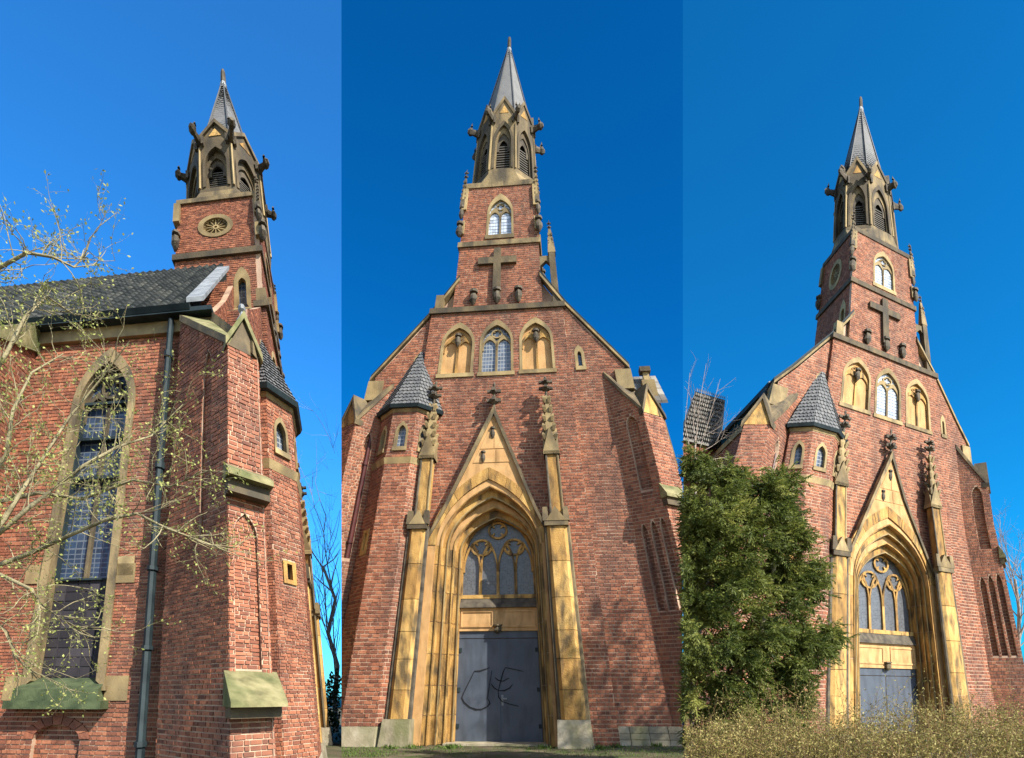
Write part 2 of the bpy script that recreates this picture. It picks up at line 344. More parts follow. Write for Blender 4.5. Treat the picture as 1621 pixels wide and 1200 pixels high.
    def pinnacle(s, u, d, w, z0, zg, zs, zt, shaft='sandstone', dark=True):
        """shaft, gablets, crocketed spirelet, cross-shaped finial"""
        h = w / 2; sq = lambda k: [(u - h * k, d - h * k), (u + h * k, d - h * k), (u + h * k, d + h * k), (u - h * k, d + h * k)]
        o = s.plan('pinnacle', sq(.8), z0, zg, shaft)
        if o is None: return
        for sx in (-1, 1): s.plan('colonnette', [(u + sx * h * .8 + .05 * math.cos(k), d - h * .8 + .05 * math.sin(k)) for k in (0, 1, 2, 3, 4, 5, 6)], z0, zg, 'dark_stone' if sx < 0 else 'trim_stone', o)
        gh = (zs - zg) * .42; pf = Plane((u - h * 1.15, d - h * 1.1), (u + h * 1.15, d - h * 1.1), 1)
        s.prism('gablet', pf, [(0, zg - .1), (pf.L, zg - .1), (pf.L, zg), (pf.L / 2, zg + gh), (0, zg)], 0, w * 1.1, 'trim_stone', o)
        pf = Plane((u - h * 1.1, d + h * 1.1), (u - h * 1.1, d - h * 1.1), 1)
        s.prism('gablet', pf, [(0, zg - .1), (pf.L, zg - .1), (pf.L, zg), (pf.L / 2, zg + gh), (0, zg)], 0, w * 1.1, 'trim_stone', o)
        s.loft('spirelet', [[(p[0], p[1], zg + gh * .2) for p in sq(.8)], [(p[0], p[1], zs) for p in sq(.16)]], 'trim_stone', o)
        for q in range(5):
            f = (q + .6) / 5.3; z = zg + gh * .3 + (zs - zg - gh * .3) * f; e = h * (.8 - .64 * f)
            for sx, sy in ((-1, -1), (1, -1), (-1, 1), (1, 1)):
                x, y = u + sx * e, d + sy * e; c = w * .13
                s.loft('crocket', [[(x + a * c * .6, y + b * c * .6, z - .05) for a, b in ((-1, -1), (1, -1), (1, 1), (-1, 1))], [(x + sx * c * .6 + a * c, y + sy * c * .6 + b * c, z + .09) for a, b in ((-1, -1), (1, -1), (1, 1), (-1, 1))], [(x + sx * c + a * c * .4, y + sy * c + b * c * .4, z + .16) for a, b in ((-1, -1), (1, -1), (1, 1), (-1, 1))]], 'trim_stone' if dark else 'dark_stone', o)
        H = zt - zs
        s.finial(u, d, w, zs, zt, o)
        return o
    def finial(s, u, d, w, zs, zt, parent):
        H = zt - zs; oc = lambda k: [(u + w * k * math.cos(i * math.pi / 4), d + w * k * math.sin(i * math.pi / 4)) for i in range(8)]
        prof = [(.1, 0), (.1, .22), (.36, .3), (.42, .38), (.16, .46), (.09, .5), (.09, .58), (.3, .64), (.34, .70), (.12, .78), (.07, .82), (.12, .93), (.05, 1.0)]
        s.loft('finial', [[(x, y, zs + H * f) for x, y in oc(k)] for k, f in prof], 'dark_stone', parent)
        for z in (.34, .67):
            for dx, dy in ((1, 0), (-1, 0), (0, -1)):
                s.plan('leaf_knob', [(u + dx * w * .42 + w * .13 * a, d + dy * w * .42 + w * .13 * b) for a, b in ((-1, -1), (1, -1), (1, 1), (-1, 1))], zs + H * (z - .03), zs + H * (z + .07), 'dark_stone', parent)
    def scales(s, name, c, r0, z0, r1, z1, rows, sides, off, mat, parent, per, z_lift=0.0):
        """overlapping slates on a pyramid roof, one mesh"""
        V = []; Fc = []; rn = []
        for k in range(sides):
            a0, a1 = off + k * 2 * math.pi / sides, off + (k + 1) * 2 * math.pi / sides
            for r in range(rows):
                f0, f1 = r / rows, min(1, (r + 1.25) / rows); n = max(1, round(per * (1 - f0 * (1 - r1 / r0)))); st = (r % 2) * .5
                for i in range(n + 1):
                    g0, g1 = max(0, (i - st) / n), min(1, (i + 1 - st) / n)
                    if g1 - g0 < .05: continue
                    def p(g, f, lift):
                        rr = r0 + (r1 - r0) * f + lift; x = math.cos(a0) * (1 - g) + math.cos(a1) * g; y = math.sin(a0) * (1 - g) + math.sin(a1) * g
                        return (c[0] + rr * x, c[1] + rr * y, z0 + (z1 - z0) * f)
                    b = len(V); e = .012 * random.random(); gm = (g1 - g0) * .06; lw = .035 * r0
                    V += [p(g0 + gm, f0 + .25 / rows, lw + e), p((g0 + g1) / 2, f0, lw + e), p(g1 - gm, f0 + .25 / rows, lw + e), p(g1 - gm, f1, .004), p(g0 + gm, f1, .004), p(g0 + gm, f0 + .25 / rows, 0), p((g0 + g1) / 2, f0, 0), p(g1 - gm, f0 + .25 / rows, 0)]
                    Fc += [(b, b + 1, b + 2, b + 3, b + 4), (b, b + 5, b + 6, b + 1), (b + 1, b + 6, b + 7, b + 2)]; rn += [random.random()] * 3
        return s.add(name, V, Fc, mat, parent, rn, 'stuff')
    def gargoyle(s, c, ang, r, z, L, w, parent=None):
        ca, sa = math.cos(ang), math.sin(ang)
        prof = [(-.5, 0, .9, .9), (0, 0, 1, 1), (.35, .02, .75, .8), (.62, .10, .6, .7), (.72, .22, .95, .95), (.88, .26, 1.0, 1.0), (.97, .20, .75, .7), (1.08, .14, .5, .45)]
        rings = []
        for x, up, ww, hh in prof:
            R = r + L * x
            rings.append([(c[0] + ca * R - sa * w * ww * math.cos(k * math.pi / 3), c[1] + sa * R + ca * w * ww * math.cos(k * math.pi / 3), z + L * up * .05 + w * .42 * hh * math.sin(k * math.pi / 3)) for k in range(6)])
        o = s.loft('gargoyle', rings, 'dark_stone', parent)
        if o:
            for sg in (-1, 1):
                R = r + L * .78; x, y = c[0] + ca * R - sa * w * .6 * sg, c[1] + sa * R + ca * w * .6 * sg
                s.loft('ear', [[(x + .08 * w * 4 * a, y + .08 * w * 4 * b, z + L * .04 + w * .3) for a, b in ((-1, -1), (1, -1), (1, 1), (-1, 1))], [(x, y, z + L * .04 + w * .7)] * 4], 'dark_stone', o, cap=False)
                R = r + L * .1; x, y = c[0] + ca * R - sa * w * 1.0 * sg, c[1] + sa * R + ca * w * 1.0 * sg
                s.loft('paw', [[(x + .3 * w * a, y + .3 * w * b, z - w * .6) for a, b in ((-1, -1), (1, -1), (1, 1), (-1, 1))], [(x + .4 * w * a, y + .4 * w * b, z + w * .15) for a, b in ((-1, -1), (1, -1), (1, 1), (-1, 1))]], 'dark_stone', o)
        return o

# ---------------------------------------------------------------- three placements of the church
YAW = R_(5.5)
def PM(u, d, z):
    k = 1 - z / 29.4
    return (-0.45 + k * (u * math.cos(YAW) + d * math.sin(YAW)) + interp(z, [0, 11, 17.6, 22.4], [0, -.05, .1, .28]), 20 + k * (-u * math.sin(YAW) + d * math.cos(YAW)), z)
KN = [0, 3, 7, 11, 14, 16.5, 19, 20.7, 23.13]
def mkP(ox, oy, T, B, zv, dc, zs, ax, g=1.0):
    def P(u, d, z):
        zz = interp(z, KN, zs); k = 1 - zz / zv; d2 = d - dc
        if g > 1 and u > 3.84: u = 3.84 + (u - 3.84) * .8
        return (g * (ox + k * (u * T[0] + d2 * B[0]) + interp(z, [0, 9, 14, 18, 23], ax)), g * (oy + k * (u * T[1] + d2 * B[1])), EYE + g * (zz - EYE))
    return P
PR = mkP(12.15, 22.0, (1.033, .535), (-.04, .69), 30.963, 3.1, [0, 1.742, 5.932, 9.796, 12.835, 15.395, 17.738, 19.66, 22.446], [0, -.12, .17, .22, 0], 1.3)
PL = mkP(-7.968, 18.0, (-.328, 1.227), (-.705, .102), 33.793, 3.1, [0, 1.99, 4.226, 7.936, 10.621, 13.084, 14.97, 16.4, 19.391], [0, -.05, -.05, -.12, -.33])
def q(x, y, d): return solve2(lambda a, b: PM(a, d, b), x, y, 0.0, (1180 - y) / 50)
def U(x, y, d): return q(x, y, d)[0]
def Z(x, y, d): return q(x, y, d)[1]

def build(ch, kind):
    M_, L_, RR = kind == 'M', kind == 'L', kind == 'R'
    fz = front(0.0)
    # ---- central wall with its three windows
    uL, uR = -4.03, 3.84; zc = 13.75
    W = []
    for x0, x1, ya, yb in ((692, 748, 511, 597), (757, 813, 506, 594), (823, 880, 502, 590)):
        a0, z0 = q(x0, yb, 0); a1, _ = q(x1, yb, 0); _, za = q((x0 + x1) / 2, ya, 0)
        W.append(((a0 + a1) / 2, a1 - a0, z0, z0 + (za - z0) * .60, za))
    po_l, po_r = -2.42, 1.83; zsp = 6.3; zap = 8.35            # portal opening
    portal_hole = arch((po_l + po_r) / 2, po_r - po_l, 0.0, zsp, zap + .15)
    holes = [arch(a, wd - .1, z0 + .05, zs, za - .08) for a, wd, z0, zs, za in W] + [portal_hole]
    fw = ch.wall('facade_wall', fz, [(uL, 0), (uR, 0), (uR, zc), (uL, zc)], holes, .35)
    for i, (a, wd, z0, zs, za) in enumerate(W):
        if i == 1: ch.window(fz, a, wd, z0, zs, za, .14, 'pale_glass' if RR else 'leaded_glass', 2)  # oblique church: the bright window reflection is put into the pane colour
        else:
            o = ch.window(fz, a, wd, z0, zs, za, .14, 'clean_sandstone', 2, tmat='sandstone', nm='blind_window')
            if o: ch.lump('bracket', a, .02, zs + .05, .17, .17, 'dark_stone', o)
    ch.box('cornice', uL - .12, uR + .12, -.16, .6, zc, zc + .16, 'weathered_stone')
    # block side walls behind the cornice (left and right)
    pl = Plane((uL, 2.4), (uL, 0), -1); pl.n = (1, 0)
    ch.wall('block_wall', pl, [(0, 9), (2.4, 9), (2.4, zc), (0, zc)], (), .2)
    ch.box('block_top', uL, uR, .1, 2.4, zc - .1, zc + .03, 'weathered_stone')
    ch.box('pedestal', uL + .12, uL + .6, 0.0, .5, zc + .16, zc + .62, 'trim_stone')
    # ---- flank walls and gable
    ff = front(.25); rz = 11.9; ru = 6.7; sl = (13.95 - rz) / (ru - 3.8)
    lan = [(912, 928, 547, 583)]
    for sg in (1, -1):
        edge = uR if sg > 0 else uL
        poly = [(edge, 0), (sg * ru, 0), (sg * ru, rz), (edge, rz + sl * (ru - abs(edge)))]
        if sg < 0: poly = poly[::-1]
        a0, z0 = q(912, 584, .25); a1, _ = q(928, 584, .25); _, za = q(920, 546, .25); ac = sg * (a0 + a1) / 2; wd = a1 - a0
        ch.wall('flank_wall', ff, poly, [arch(ac, wd - .1, z0 + .05, z0 + (za - z0) * .62, za - .08)], .3)
        ch.window(ff, ac, wd, z0, z0 + (za - z0) * .62, za, .16, 'dark_glass', 1, proud=.03)
        # coping with its dark roof edge
        top = [(sg * (ru + .25), rz - .12), (sg * 2.6, rz + sl * (ru - 2.6) + .05)]
        n = .10
        cp = [(top[0][0], top[0][1]), (top[1][0], top[1][1]), (top[1][0], top[1][1] + n), (top[0][0], top[0][1] + n)]
        if L_ and sg < 0: continue
        ch.prism('gable_coping', front(.12), cp, 0, .55, 'trim_stone')
        cp2 = [(x + sg * .02, z + n + .01) for x, z in cp[:2]] + [(x + sg * .02, z + n + .1) for x, z in cp[1::-1]]
        ch.prism('verge', front(.2), cp2, 0, .9, 'gutter')
        g_ = [(sg * 2.5, zc - .1), (sg * 4.3, zc - .1), (sg * 4.3, rz + sl * (ru - 4.3)), (sg * 2.5, rz + sl * (ru - 2.5))]
        ch.wall('gable_wall', front(.62), g_ if sg > 0 else g_[::-1], (), .2)
        ch.box('kneeler', *sorted((sg * (ru - .55), sg * (ru + .28))), .1, .8, rz - .75, rz - .14, 'trim_stone')
        ch.box('gutter_end', *sorted((sg * (ru + .1), sg * (ru + .42))), .8, 1.6, rz - .5, rz - .12, 'gutter')
    # ---- tower stages
    tl, tr, d0, D = -2.85, 2.66, .3, (5.15 if L_ else 5.6); zt, zst = 17.84, 15.98
    cu = (tl + tr) / 2; cd = d0 + D / 2
    pf = front(d0); ps = Plane((tl, 0), (tl, 1), -1); ps.n = (1, 0); pr = Plane((tr, 0), (tr, 1), -1); pr.n = (-1, 0)
    a0, z0 = q(769, 377, d0); a1, _ = q(813, 377, d0); _, za = q(791, 307, d0); tw = ((a0 + a1) / 2, a1 - a0, z0, z0 + (za - z0) * .56, za)
    ch.wall('tower_wall', pf, [(tl, zc), (tr, zc), (tr, zt), (tl, zt)], [arch(tw[0], tw[1] - .1, tw[2] + .05, tw[3], tw[4] - .1)])
    ch.window(pf, *tw, .15, 'pale_glass' if not L_ else 'leaded_glass', 2)
    rc = (d0 + D * .52, (zst + zt) / 2 - .02); rr, rrz = 1.0, (.36 if L_ else .46)
    rose_h = [(rc[0] + rr * .96 * math.cos(i * math.pi / 10), rc[1] + rrz * .96 * math.sin(i * math.pi / 10)) for i in range(20)]
    lz0, lza = 14.45, 15.55; la = d0 + 1.15
    ch.wall('tower_wall', ps, [(d0 + .3, zc - 2.2), (d0 + D, zc - 2.2), (d0 + D, zt), (d0 + .3, zt)], [rose_h, arch(la, .8, lz0, lz0 + .7, lza)], .3)
    ch.window(ps, la, .95, lz0 - .05, lz0 + .7, lza + .05, .24, 'dark_glass', 1)
    ch.wall('tower_wall', pr, [(d0 + .3, zc - 2), (d0 + D, zc - 2), (d0 + D, zt), (d0 + .3, zt)])
    ch.box('tower_back', tl + .3, tr - .3, d0 + D - .3, d0 + D, zc - 2, zt, 'mortar')
    n = 24; ring = lambda k: [(rc[0] + rr * k * math.cos(i * 2 * math.pi / n), rc[1] + rrz * k * math.sin(i * 2 * math.pi / n)) for i in range(n + 1)]
    ro = ch.band('rose_window', ps, ring(1.12), ring(.78), -.05, .15, 'trim_stone')
    if ro:
        ch.face('panel', ps, ring(.8)[:-1], .09, 'trim_stone', ro)
        ch.band('hub', ps, ring(.2), ring(.1), .02, .12, 'trim_stone', ro)
        for k in range(12):
            an = k * math.pi / 6; c, sn = math.cos(an), math.sin(an)
            pt = lambda r, w: (rc[0] + rr * (r * c - w * sn), rc[1] + rrz * (r * sn + w * c))
            ch.prism('spoke', ps, [pt(.18, .025), pt(.8, .03), pt(.8, -.03), pt(.18, -.025)], .03, .125, 'trim_stone', ro)
            c, sn = math.cos(an + math.pi / 12), math.sin(an + math.pi / 12)
            ch.prism('spoke', ps, [pt(.8, .12), pt(.62, 0), pt(.8, -.12)], .03, .125, 'trim_stone', ro)
    for z, g in ((zst, .14), (zt, .10)):
        ch.box('string_course', tl - g, tr + g, d0 - g, d0 + D + g, z - .06, z + .09, 'weathered_stone')
    sq = lambda a, b, e: [(a - e, b - e), (a + e, b - e), (a + e, b + e), (a - e, b + e)]
    for (u, d) in ((tl, d0), (tr, d0), (tl, d0 + D), (tr, d0 + D)):
        su = -1 if u < 0 else 1; sd_ = -1 if d < 3 else 1
        ch.plan('quoin', sq(u, d, .2), zst + .35, zst + .75, 'trim_stone'); ch.plan('quoin', sq(u, d, .2), zt - .75, zt - .1, 'trim_stone')
        ch.lump('corbel_head', u + su * .12, d + sd_ * .1, zst + .42, .24, .2)
        if d < 3:
            c = (u + su * .15, d - .05)
            o = ch.plan('corner_pinnacle', sq(*c, .17), zt - .7, zt - .5, 'dark_stone')
            if o:
                ch.loft('spirelet', [[(x, y, zt - .5) for x, y in sq(*c, .16)], [(x, y, zt + .25) for x, y in sq(*c, .07)]], 'weathered_stone', o)
                for k in range(5):
                    for sx in (-1, 1): ch.plan('crocket', sq(c[0] + sx * (.16 - .02 * k), c[1] - .1, .05), zt - .42 + .13 * k, zt - .35 + .13 * k, 'weathered_stone', o)
                ch.finial(c[0], c[1], .3, zt + .2, zt + .55, o)
                ch.lump('bracket', c[0], c[1] + .1, zt - .85, .2, .18, 'dark_stone', o)
    # ---- cross and corbels on the tower
    pc = front(d0 - .26); cxu = U(787, 440, d0); zb, ztp = Z(787, 470, d0), Z(787, 396, d0); za0, za1 = Z(787, 420, d0), Z(787, 410, d0)
    hw = .24; aw = 1.28
    ch.prism('cross', pc, [(cxu - hw, zb), (cxu + hw, zb), (cxu + hw, za0), (cxu + aw, za0), (cxu + aw, za1), (cxu + hw, za1), (cxu + hw, ztp), (cxu - hw, ztp), (cxu - hw, za1), (cxu - aw, za1), (cxu - aw, za0), (cxu - hw, za0)], 0, .24, 'weathered_stone')
    for x, y in ((750, 476), (787, 473), (821, 471)): ch.lump('corbel_head', U(x, y, d0), d0 - .05, Z(x, y, d0), .24, .2)
    # ---- flying buttress post on the right of the tower
    fu = U(881, 480, .3); zp0 = zc + .16; zp1 = Z(881, 400, .3); zp2 = Z(881, 378, .3)
    o = ch.box('buttress_post', fu - .2, fu + .2, .2, .75, zp0, zp1, 'weathered_stone')
    if o:
        ch.loft('spirelet', [[(x, y, zp1) for x, y in sq(fu, .45, .26)], [(x, y, zp2 + .35) for x, y in sq(fu, .45, .09)]], 'weathered_stone', o)
        for k in range(4):
            for sx in (-1, 1): ch.plan('crocket', sq(fu + sx * (.2 - .03 * k), .3, .05), zp1 + .15 * k + .1, zp1 + .15 * k + .18, 'weathered_stone', o)
        ch.finial(fu, .45, .26, zp2 + .3, zp2 + .65, o)
        z1, z2 = Z(862, 418, .3), Z(862, 405, .3)
        ar = [(tr, z1 - .05), (tr + (fu - tr) * .5, z1 + .12), (fu - .2, z1 + .02), (fu - .2, z2), (tr, z2)]
        ch.prism('flying_arch', front(.3), ar, 0, .35, 'weathered_stone', o)
    # ---- octagonal belfry
    bc = (cu + .08, cd); br = 3.0; cor = [(bc[0] + br * math.sin(R_(22.5 + 45 * k)), bc[1] - br * math.cos(R_(22.5 + 45 * k))) for k in range(8)]
    zb0, ze, zg = zt + .09, 20.0, 20.52
    sqr = [(tl, d0), (cu, d0), (tr, d0), (tr, cd), (tr, d0 + D), (cu, d0 + D), (tl, d0 + D), (tl, cd)]
    order = [cor[7], cor[0], cor[1], cor[2], cor[3], cor[4], cor[5], cor[6]]
    base = [(tl, d0), (tr, d0), (tr, d0 + D), (tl, d0 + D)]
    b8 = []
    for k in range(4):
        p, n_ = base[k], base[(k + 1) % 4]; b8 += [(p[0] * .8 + n_[0] * .2, p[1] * .8 + n_[1] * .2), (p[0] * .2 + n_[0] * .8, p[1] * .2 + n_[1] * .8)]
    be = ch.loft('belfry', [[(x, y, zb0 - .02) for x, y in b8], [(x * 1.0, y, zb0 + .3) for x, y in order]], 'weathered_stone')
    for k in range(8):
        p0, p1 = cor[k - 1], cor[k]; pl = Plane(p0, p1, 1)
        if (pl.n[0] * (bc[0] - p0[0]) + pl.n[1] * (bc[1] - p0[1])) < 0: pl.n = (-pl.n[0], -pl.n[1])
        m = pl.L / 2; zs0, zs1, zw0 = zb0 + .44, 19.34, 19.84
        hole = arch(m, 1.84, zs0, zs1 - .12, zw0)
        ch.prism('belfry_wall', pl, [(0, zb0 + .28), (pl.L, zb0 + .28), (pl.L, ze), (m, zg), (0, ze)], 0, .3, 'weathered_stone', be, [hole])
        ch.band('arch_moulding', pl, arch(m, 1.86, zs0, zs1 - .12, zw0 + .04), arch(m, 1.5, zs0 + .03, zs1 - .12, zw0 - .1), -.05, .2, 'weathered_stone', be)
        ch.band('arch_moulding', pl, arch(m, 1.52, zs0, zs1 - .14, zw0 - .09), arch(m, 1.22, zs0 + .08, zs1 - .2, zw0 - .3), .2, .42, 'weathered_stone', be)
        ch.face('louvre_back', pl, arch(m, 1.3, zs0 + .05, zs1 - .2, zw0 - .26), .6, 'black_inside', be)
        for i in range(14):
            z = zs0 + .1 + i * .075
            if z < zs1 - .16: ch.prism('louvre', pl, [(m - .6, z), (m + .6, z), (m + .6, z + .026), (m - .6, z + .026)], .36, .52, 'louvre', be)
        ch.band('tracery', pl, arch(m, 1.22, zs1 - .35, zs1 - .2, zw0 - .3), arch(m, .8, zs1 - .35, zs1 - .22, zw0 - .5), .3, .4, 'dark_stone', be)
        for sx in (-1, 1):
            e = [(m, zg), (m, zg + .12), (m + sx * (m + .1), ze + .08), (m + sx * (m + .1), ze - .06)]
            ch.prism('gable_moulding', pl, e, -.12, .3, 'weathered_stone', be)
        ch.prism('gable_panel', pl, [(m - .45, ze + .12), (m + .45, ze + .12), (m, zg - .16)], -.03, .02, 'sandstone', be)
        an = math.atan2(cor[k][1] - bc[1], cor[k][0] - bc[0])
        ch.gargoyle(bc, an, br * .97, ze - .03, .9 if L_ else 1.15, .29)
        ch.plan('shaft', [(cor[k][0] + .09 * math.cos(j * 1.05), cor[k][1] + .09 * math.sin(j * 1.05)) for j in range(6)], zb0 + .42, ze - .25, 'trim_stone', be)
    # ---- spire
    zsb, ztop = 20.0, 22.72; rs = 2.85; off = R_(22.5)
    spn = ch.loft('spire', [[(bc[0] + r * math.cos(off + k * math.pi / 4), bc[1] + r * math.sin(off + k * math.pi / 4), z) for k in range(8)] for r, z in ((rs, zsb), (.22, ztop))], 'slate')
    ch.scales('slates', bc, rs, zsb, .24, ztop, 34, 8, off, 'slate', spn, 6)
    for k in range(8):
        x, y = math.cos(off + k * math.pi / 4), math.sin(off + k * math.pi / 4); t = .05
        ch.loft('ridge', [[(bc[0] + x * (r + .03) + a * t, bc[1] + y * (r + .03) + b * t, z) for a, b in ((-1, -1), (1, -1), (1, 1), (-1, 1))] for r, z in ((rs + .06, zsb), (.24, ztop))], 'slate', spn)
    oc = lambda r: [(bc[0] + r * math.cos(k * math.pi / 4), bc[1] + r * math.sin(k * math.pi / 4)) for k in range(8)]
    ch.loft('spire_cap', [[(x, y, z) for x, y in oc(r)] for r, z in ((.42, ztop - .25), (.34, ztop + .02), (.3, ztop + .05))], 'lead', spn)
    ch.loft('spire_knob', [[(x, y, z) for x, y in oc(r)] for r, z in ((.24, ztop + .04), (.27, ztop + .1), (.25, ztop + .3), (.18, ztop + .37))], 'dark_stone', spn)
    # ---- portal: gable, stepped arch orders, piers, pinnacles
    pg = front(-.45); mid = (po_l + po_r) / 2; wd = po_r - po_l
    bl_, br_ = (-2.75, 6.5), (2.12, 6.5); ap = (-.06, 10.37)
    gable = [(-2.75, 0), (bl_[0], bl_[1]), ap, (br_[0], br_[1]), (2.12, 0)]
    op = arch(mid, wd, 0, zsp, zap, 10)
    po = ch.prism('portal', pg, [(-2.78, 0)] + [(bl_[0], bl_[1]), ap, (br_[0], br_[1]), (2.15, 0)] + op[::-1], 0, .5, 'clean_sandstone')
    for p, e in ((bl_, -1), (br_, 1)):
        ch.prism('raking_moulding', front(-.58), [(p[0] + e * .14, p[1] - .1), (p[0] + e * .02, p[1] - .1), (ap[0], ap[1] - .02), (ap[0], ap[1] + .24)], 0, .4, 'weathered_stone', po)
    ch.finial(ap[0], -.4, .62, ap[1] + .1, Z(782, 605, -.45), po)
    # stones of the gable face: voussoirs and field slabs, each a little proud
    nv = 13; o1 = arch(mid, wd + .62, zsp - .0, zsp, zap + .36, 10)[1:-1]; i1 = arch(mid, wd - .02, zsp, zsp, zap - .02, 10)[1:-1]
    for i in range(0, 20, 2):
        poly = [o1[i], o1[i + 1], o1[min(i + 2, 20)], i1[min(i + 2, 20)], i1[i + 1], i1[i]]
        g = .02; cx_ = sum(p[0] for p in poly) / 6; cz_ = sum(p[1] for p in poly) / 6
        ch.prism('voussoir', pg, [(cx_ + (x - cx_) * .97, cz_ + (z - cz_) * .97) for x, z in poly], -.03, .1, 'sandstone', po)
    for z0_, z1_ in ((8.85, 9.25), (9.28, 9.85)):
        f = lambda z: (ap[1] - z) / (ap[1] - 6.5)
        l0, l1, r0_, r1_ = ap[0] + (bl_[0] - ap[0]) * f(z0_), ap[0] + (bl_[0] - ap[0]) * f(z1_), ap[0] + (br_[0] - ap[0]) * f(z0_), ap[0] + (br_[0] - ap[0]) * f(z1_)
        mm = ap[0] + random.uniform(-.1, .1)
        for A in ([(l0 + .12, z0_), (mm - .015, z0_), (mm - .015, z1_), (l1 + .12, z1_)], [(mm + .015, z0_), (r0_ - .12, z0_), (r1_ - .12, z1_), (mm + .015, z1_)]):
            ch.prism('field_slab', pg, A, -.025, .1, 'clean_sandstone', po)
    for x, y in ((780, 687), (765, 725)): ch.lump('broken_bracket', U(x, y, -.45), -.42, Z(x, y, -.45), .10, .16, 'dark_stone', po)
    NO = 4
    for k in range(NO):                                              # stepped orders
        ll = po_l + .22 * k; rl = po_r - .09 * k; l2 = ll + .24; r2 = rl - .11
        outer = arch((ll + rl) / 2, rl - ll + .02, 0, zsp - .02 * k, zap - .27 * k + .02, 10); inner = arch((l2 + r2) / 2, r2 - l2, 0, zsp - .02 * (k + 1), zap - .27 * (k + 1), 10)
        d_ = -.40 + .275 * k; pk = front(d_)
        # jamb stones below the springing, arch stones above it
        cuts = [0, .95, 1.9, 2.9, 3.9, 4.85, 5.7, zsp - .02 * k]
        for j in range(len(cuts) - 1):
            ch.prism('jamb_stone', pk, [(ll - .01, cuts[j] + .012), (l2, cuts[j] + .012), (l2, cuts[j + 1] - .012), (ll - .01, cuts[j + 1] - .012)], 0, .34, 'sandstone', po)
            ch.prism('jamb_stone', pk, [(r2, cuts[j] + .012), (rl + .01, cuts[j] + .012), (rl + .01, cuts[j + 1] - .012), (r2, cuts[j + 1] - .012)], 0, .3, 'sandstone', po)
        ch.band('joint_bed', pk, outer, arch((l2 + r2) / 2, r2 - l2 + .05, 0, zsp - .02 * (k + 1), zap - .27 * (k + 1) + .03, 10), .02, .4, 'mortar', po)
        oo, ii = outer[1:-1], inner[1:-1]
        for i in range(0, 20, 4):
            ch.band('arch_stone', pk, oo[i:i + 5], ii[i:i + 5], 0, .34, 'sandstone' if k % 2 else 'clean_sandstone', po)
        rollp = arch((l2 + r2) / 2, r2 - l2 + .09, 0, zsp - .02 * (k + 1), zap - .27 * (k + 1) + .05, 10); rolli = arch((l2 + r2) / 2, r2 - l2 + .02, 0, zsp - .02 * (k + 1), zap - .27 * (k + 1) + .01, 10)
        ch.band('roll_moulding', pk, rollp, rolli, -.05, .02, 'trim_stone' if k % 2 else 'sandstone', po)
    il, ir = po_l + .9, po_r - .42; im = (il + ir) / 2; iw = ir - il; dd = .74; pd = front(dd)
    ch.box('portal_back', il - .3, ir + .3, dd + .16, dd + .3, 0, 8, 'clean_sandstone', po)
    zw0, zdo = Z(787, 945, dd), Z(787, 999, dd); zln = Z(787, 965, dd)
    ch.window(pd, im, iw + .1, zw0, Z(787, 893, dd), Z(787, 806, dd), .1, 'wire_glass', 4, frame='sandstone', depth=.14, proud=0)
    ch.loft('window_ledge', [[(il - .1, dd - .22, zw0 - .36), (ir + .1, dd - .22, zw0 - .36), (ir + .1, dd + .1, zw0 - .36), (il - .1, dd + .1, zw0 - .36)], [(il - .05, dd - .2, zw0 - .3), (ir + .05, dd - .2, zw0 - .3), (ir + .05, dd + .1, zw0 - .3), (il - .05, dd + .1, zw0 - .3)], [(il, dd + .0, zw0 - .02), (ir, dd + .0, zw0 - .02), (ir, dd + .1, zw0 - .02), (il, dd + .1, zw0 - .02)]], 'dark_stone', po)
    li = ch.prism('lintel', pd, [(il - .05, zdo), (ir + .05, zdo), (ir + .05, zw0 - .36), (il - .05, zw0 - .36)], -.08, .1, 'clean_sandstone', po)
    for x0, x1 in ((il + .06, im - .17), (im + .17, ir - .06)):
        for A in ([(x0, zdo + .12), (x1, zdo + .12), (x1, zdo + .17), (x0, zdo + .17)], [(x0, zw0 - .5), (x1, zw0 - .5), (x1, zw0 - .45), (x0, zw0 - .45)], [(x0, zdo + .17), (x0 + .05, zdo + .17), (x0 + .05, zw0 - .5), (x0, zw0 - .5)], [(x1 - .05, zdo + .17), (x1, zdo + .17), (x1, zw0 - .5), (x1 - .05, zw0 - .5)]):
            ch.prism('panel_frame', front(dd - .12), A, 0, .05, 'clean_sandstone', po)
    ch.lump('keystone_bracket', im, dd - .05, zdo + .04, .16, .12, 'weathered_stone', po)
    zdt = Z(787, 1010, dd)
    do = ch.prism('door', pd, [(il, zdt), (ir, zdt), (ir, zdo), (il, zdo)], 0, .1, 'door_paint')
    for x0, x1 in ((il, im - .012), (im + .012, ir)):
        lf = ch.prism('door_leaf', pd, [(x0, .06), (x1, .06), (x1, zdt - .02), (x0, zdt - .02)], .02, .1, 'door_paint', do)
    if do:
        for x in (il + .02, ir - .12):
            for z_ in (.5, 1.7, 3.0): ch.prism('hinge', pd, [(x, z_), (x + .1, z_), (x + .1, z_ + .14), (x, z_ + .14)], -.015, .03, 'gutter', do)
        ch.prism('lock_plate', pd, [(im + .1, 1.25), (im + .17, 1.25), (im + .17, 1.6), (im + .1, 1.6)], .0, .03, 'lead', do)
        ch.prism('handle', pd, [(im + .1, 1.45), (im + .3, 1.45), (im + .3, 1.5), (im + .1, 1.5)], -.06, -.02, 'lead', do)
    if do: ch.prism('cover_strip', pd, [(im - .04, .06), (im + .06, .06), (im + .06, zdt - .04), (im - .04, zdt - .04)], -.0, .03, 'door_paint', do)
    ch.box('door_step', il - .2, ir + .2, -.3, dd + .1, 0.0, .06, 'plinth_stone', po)
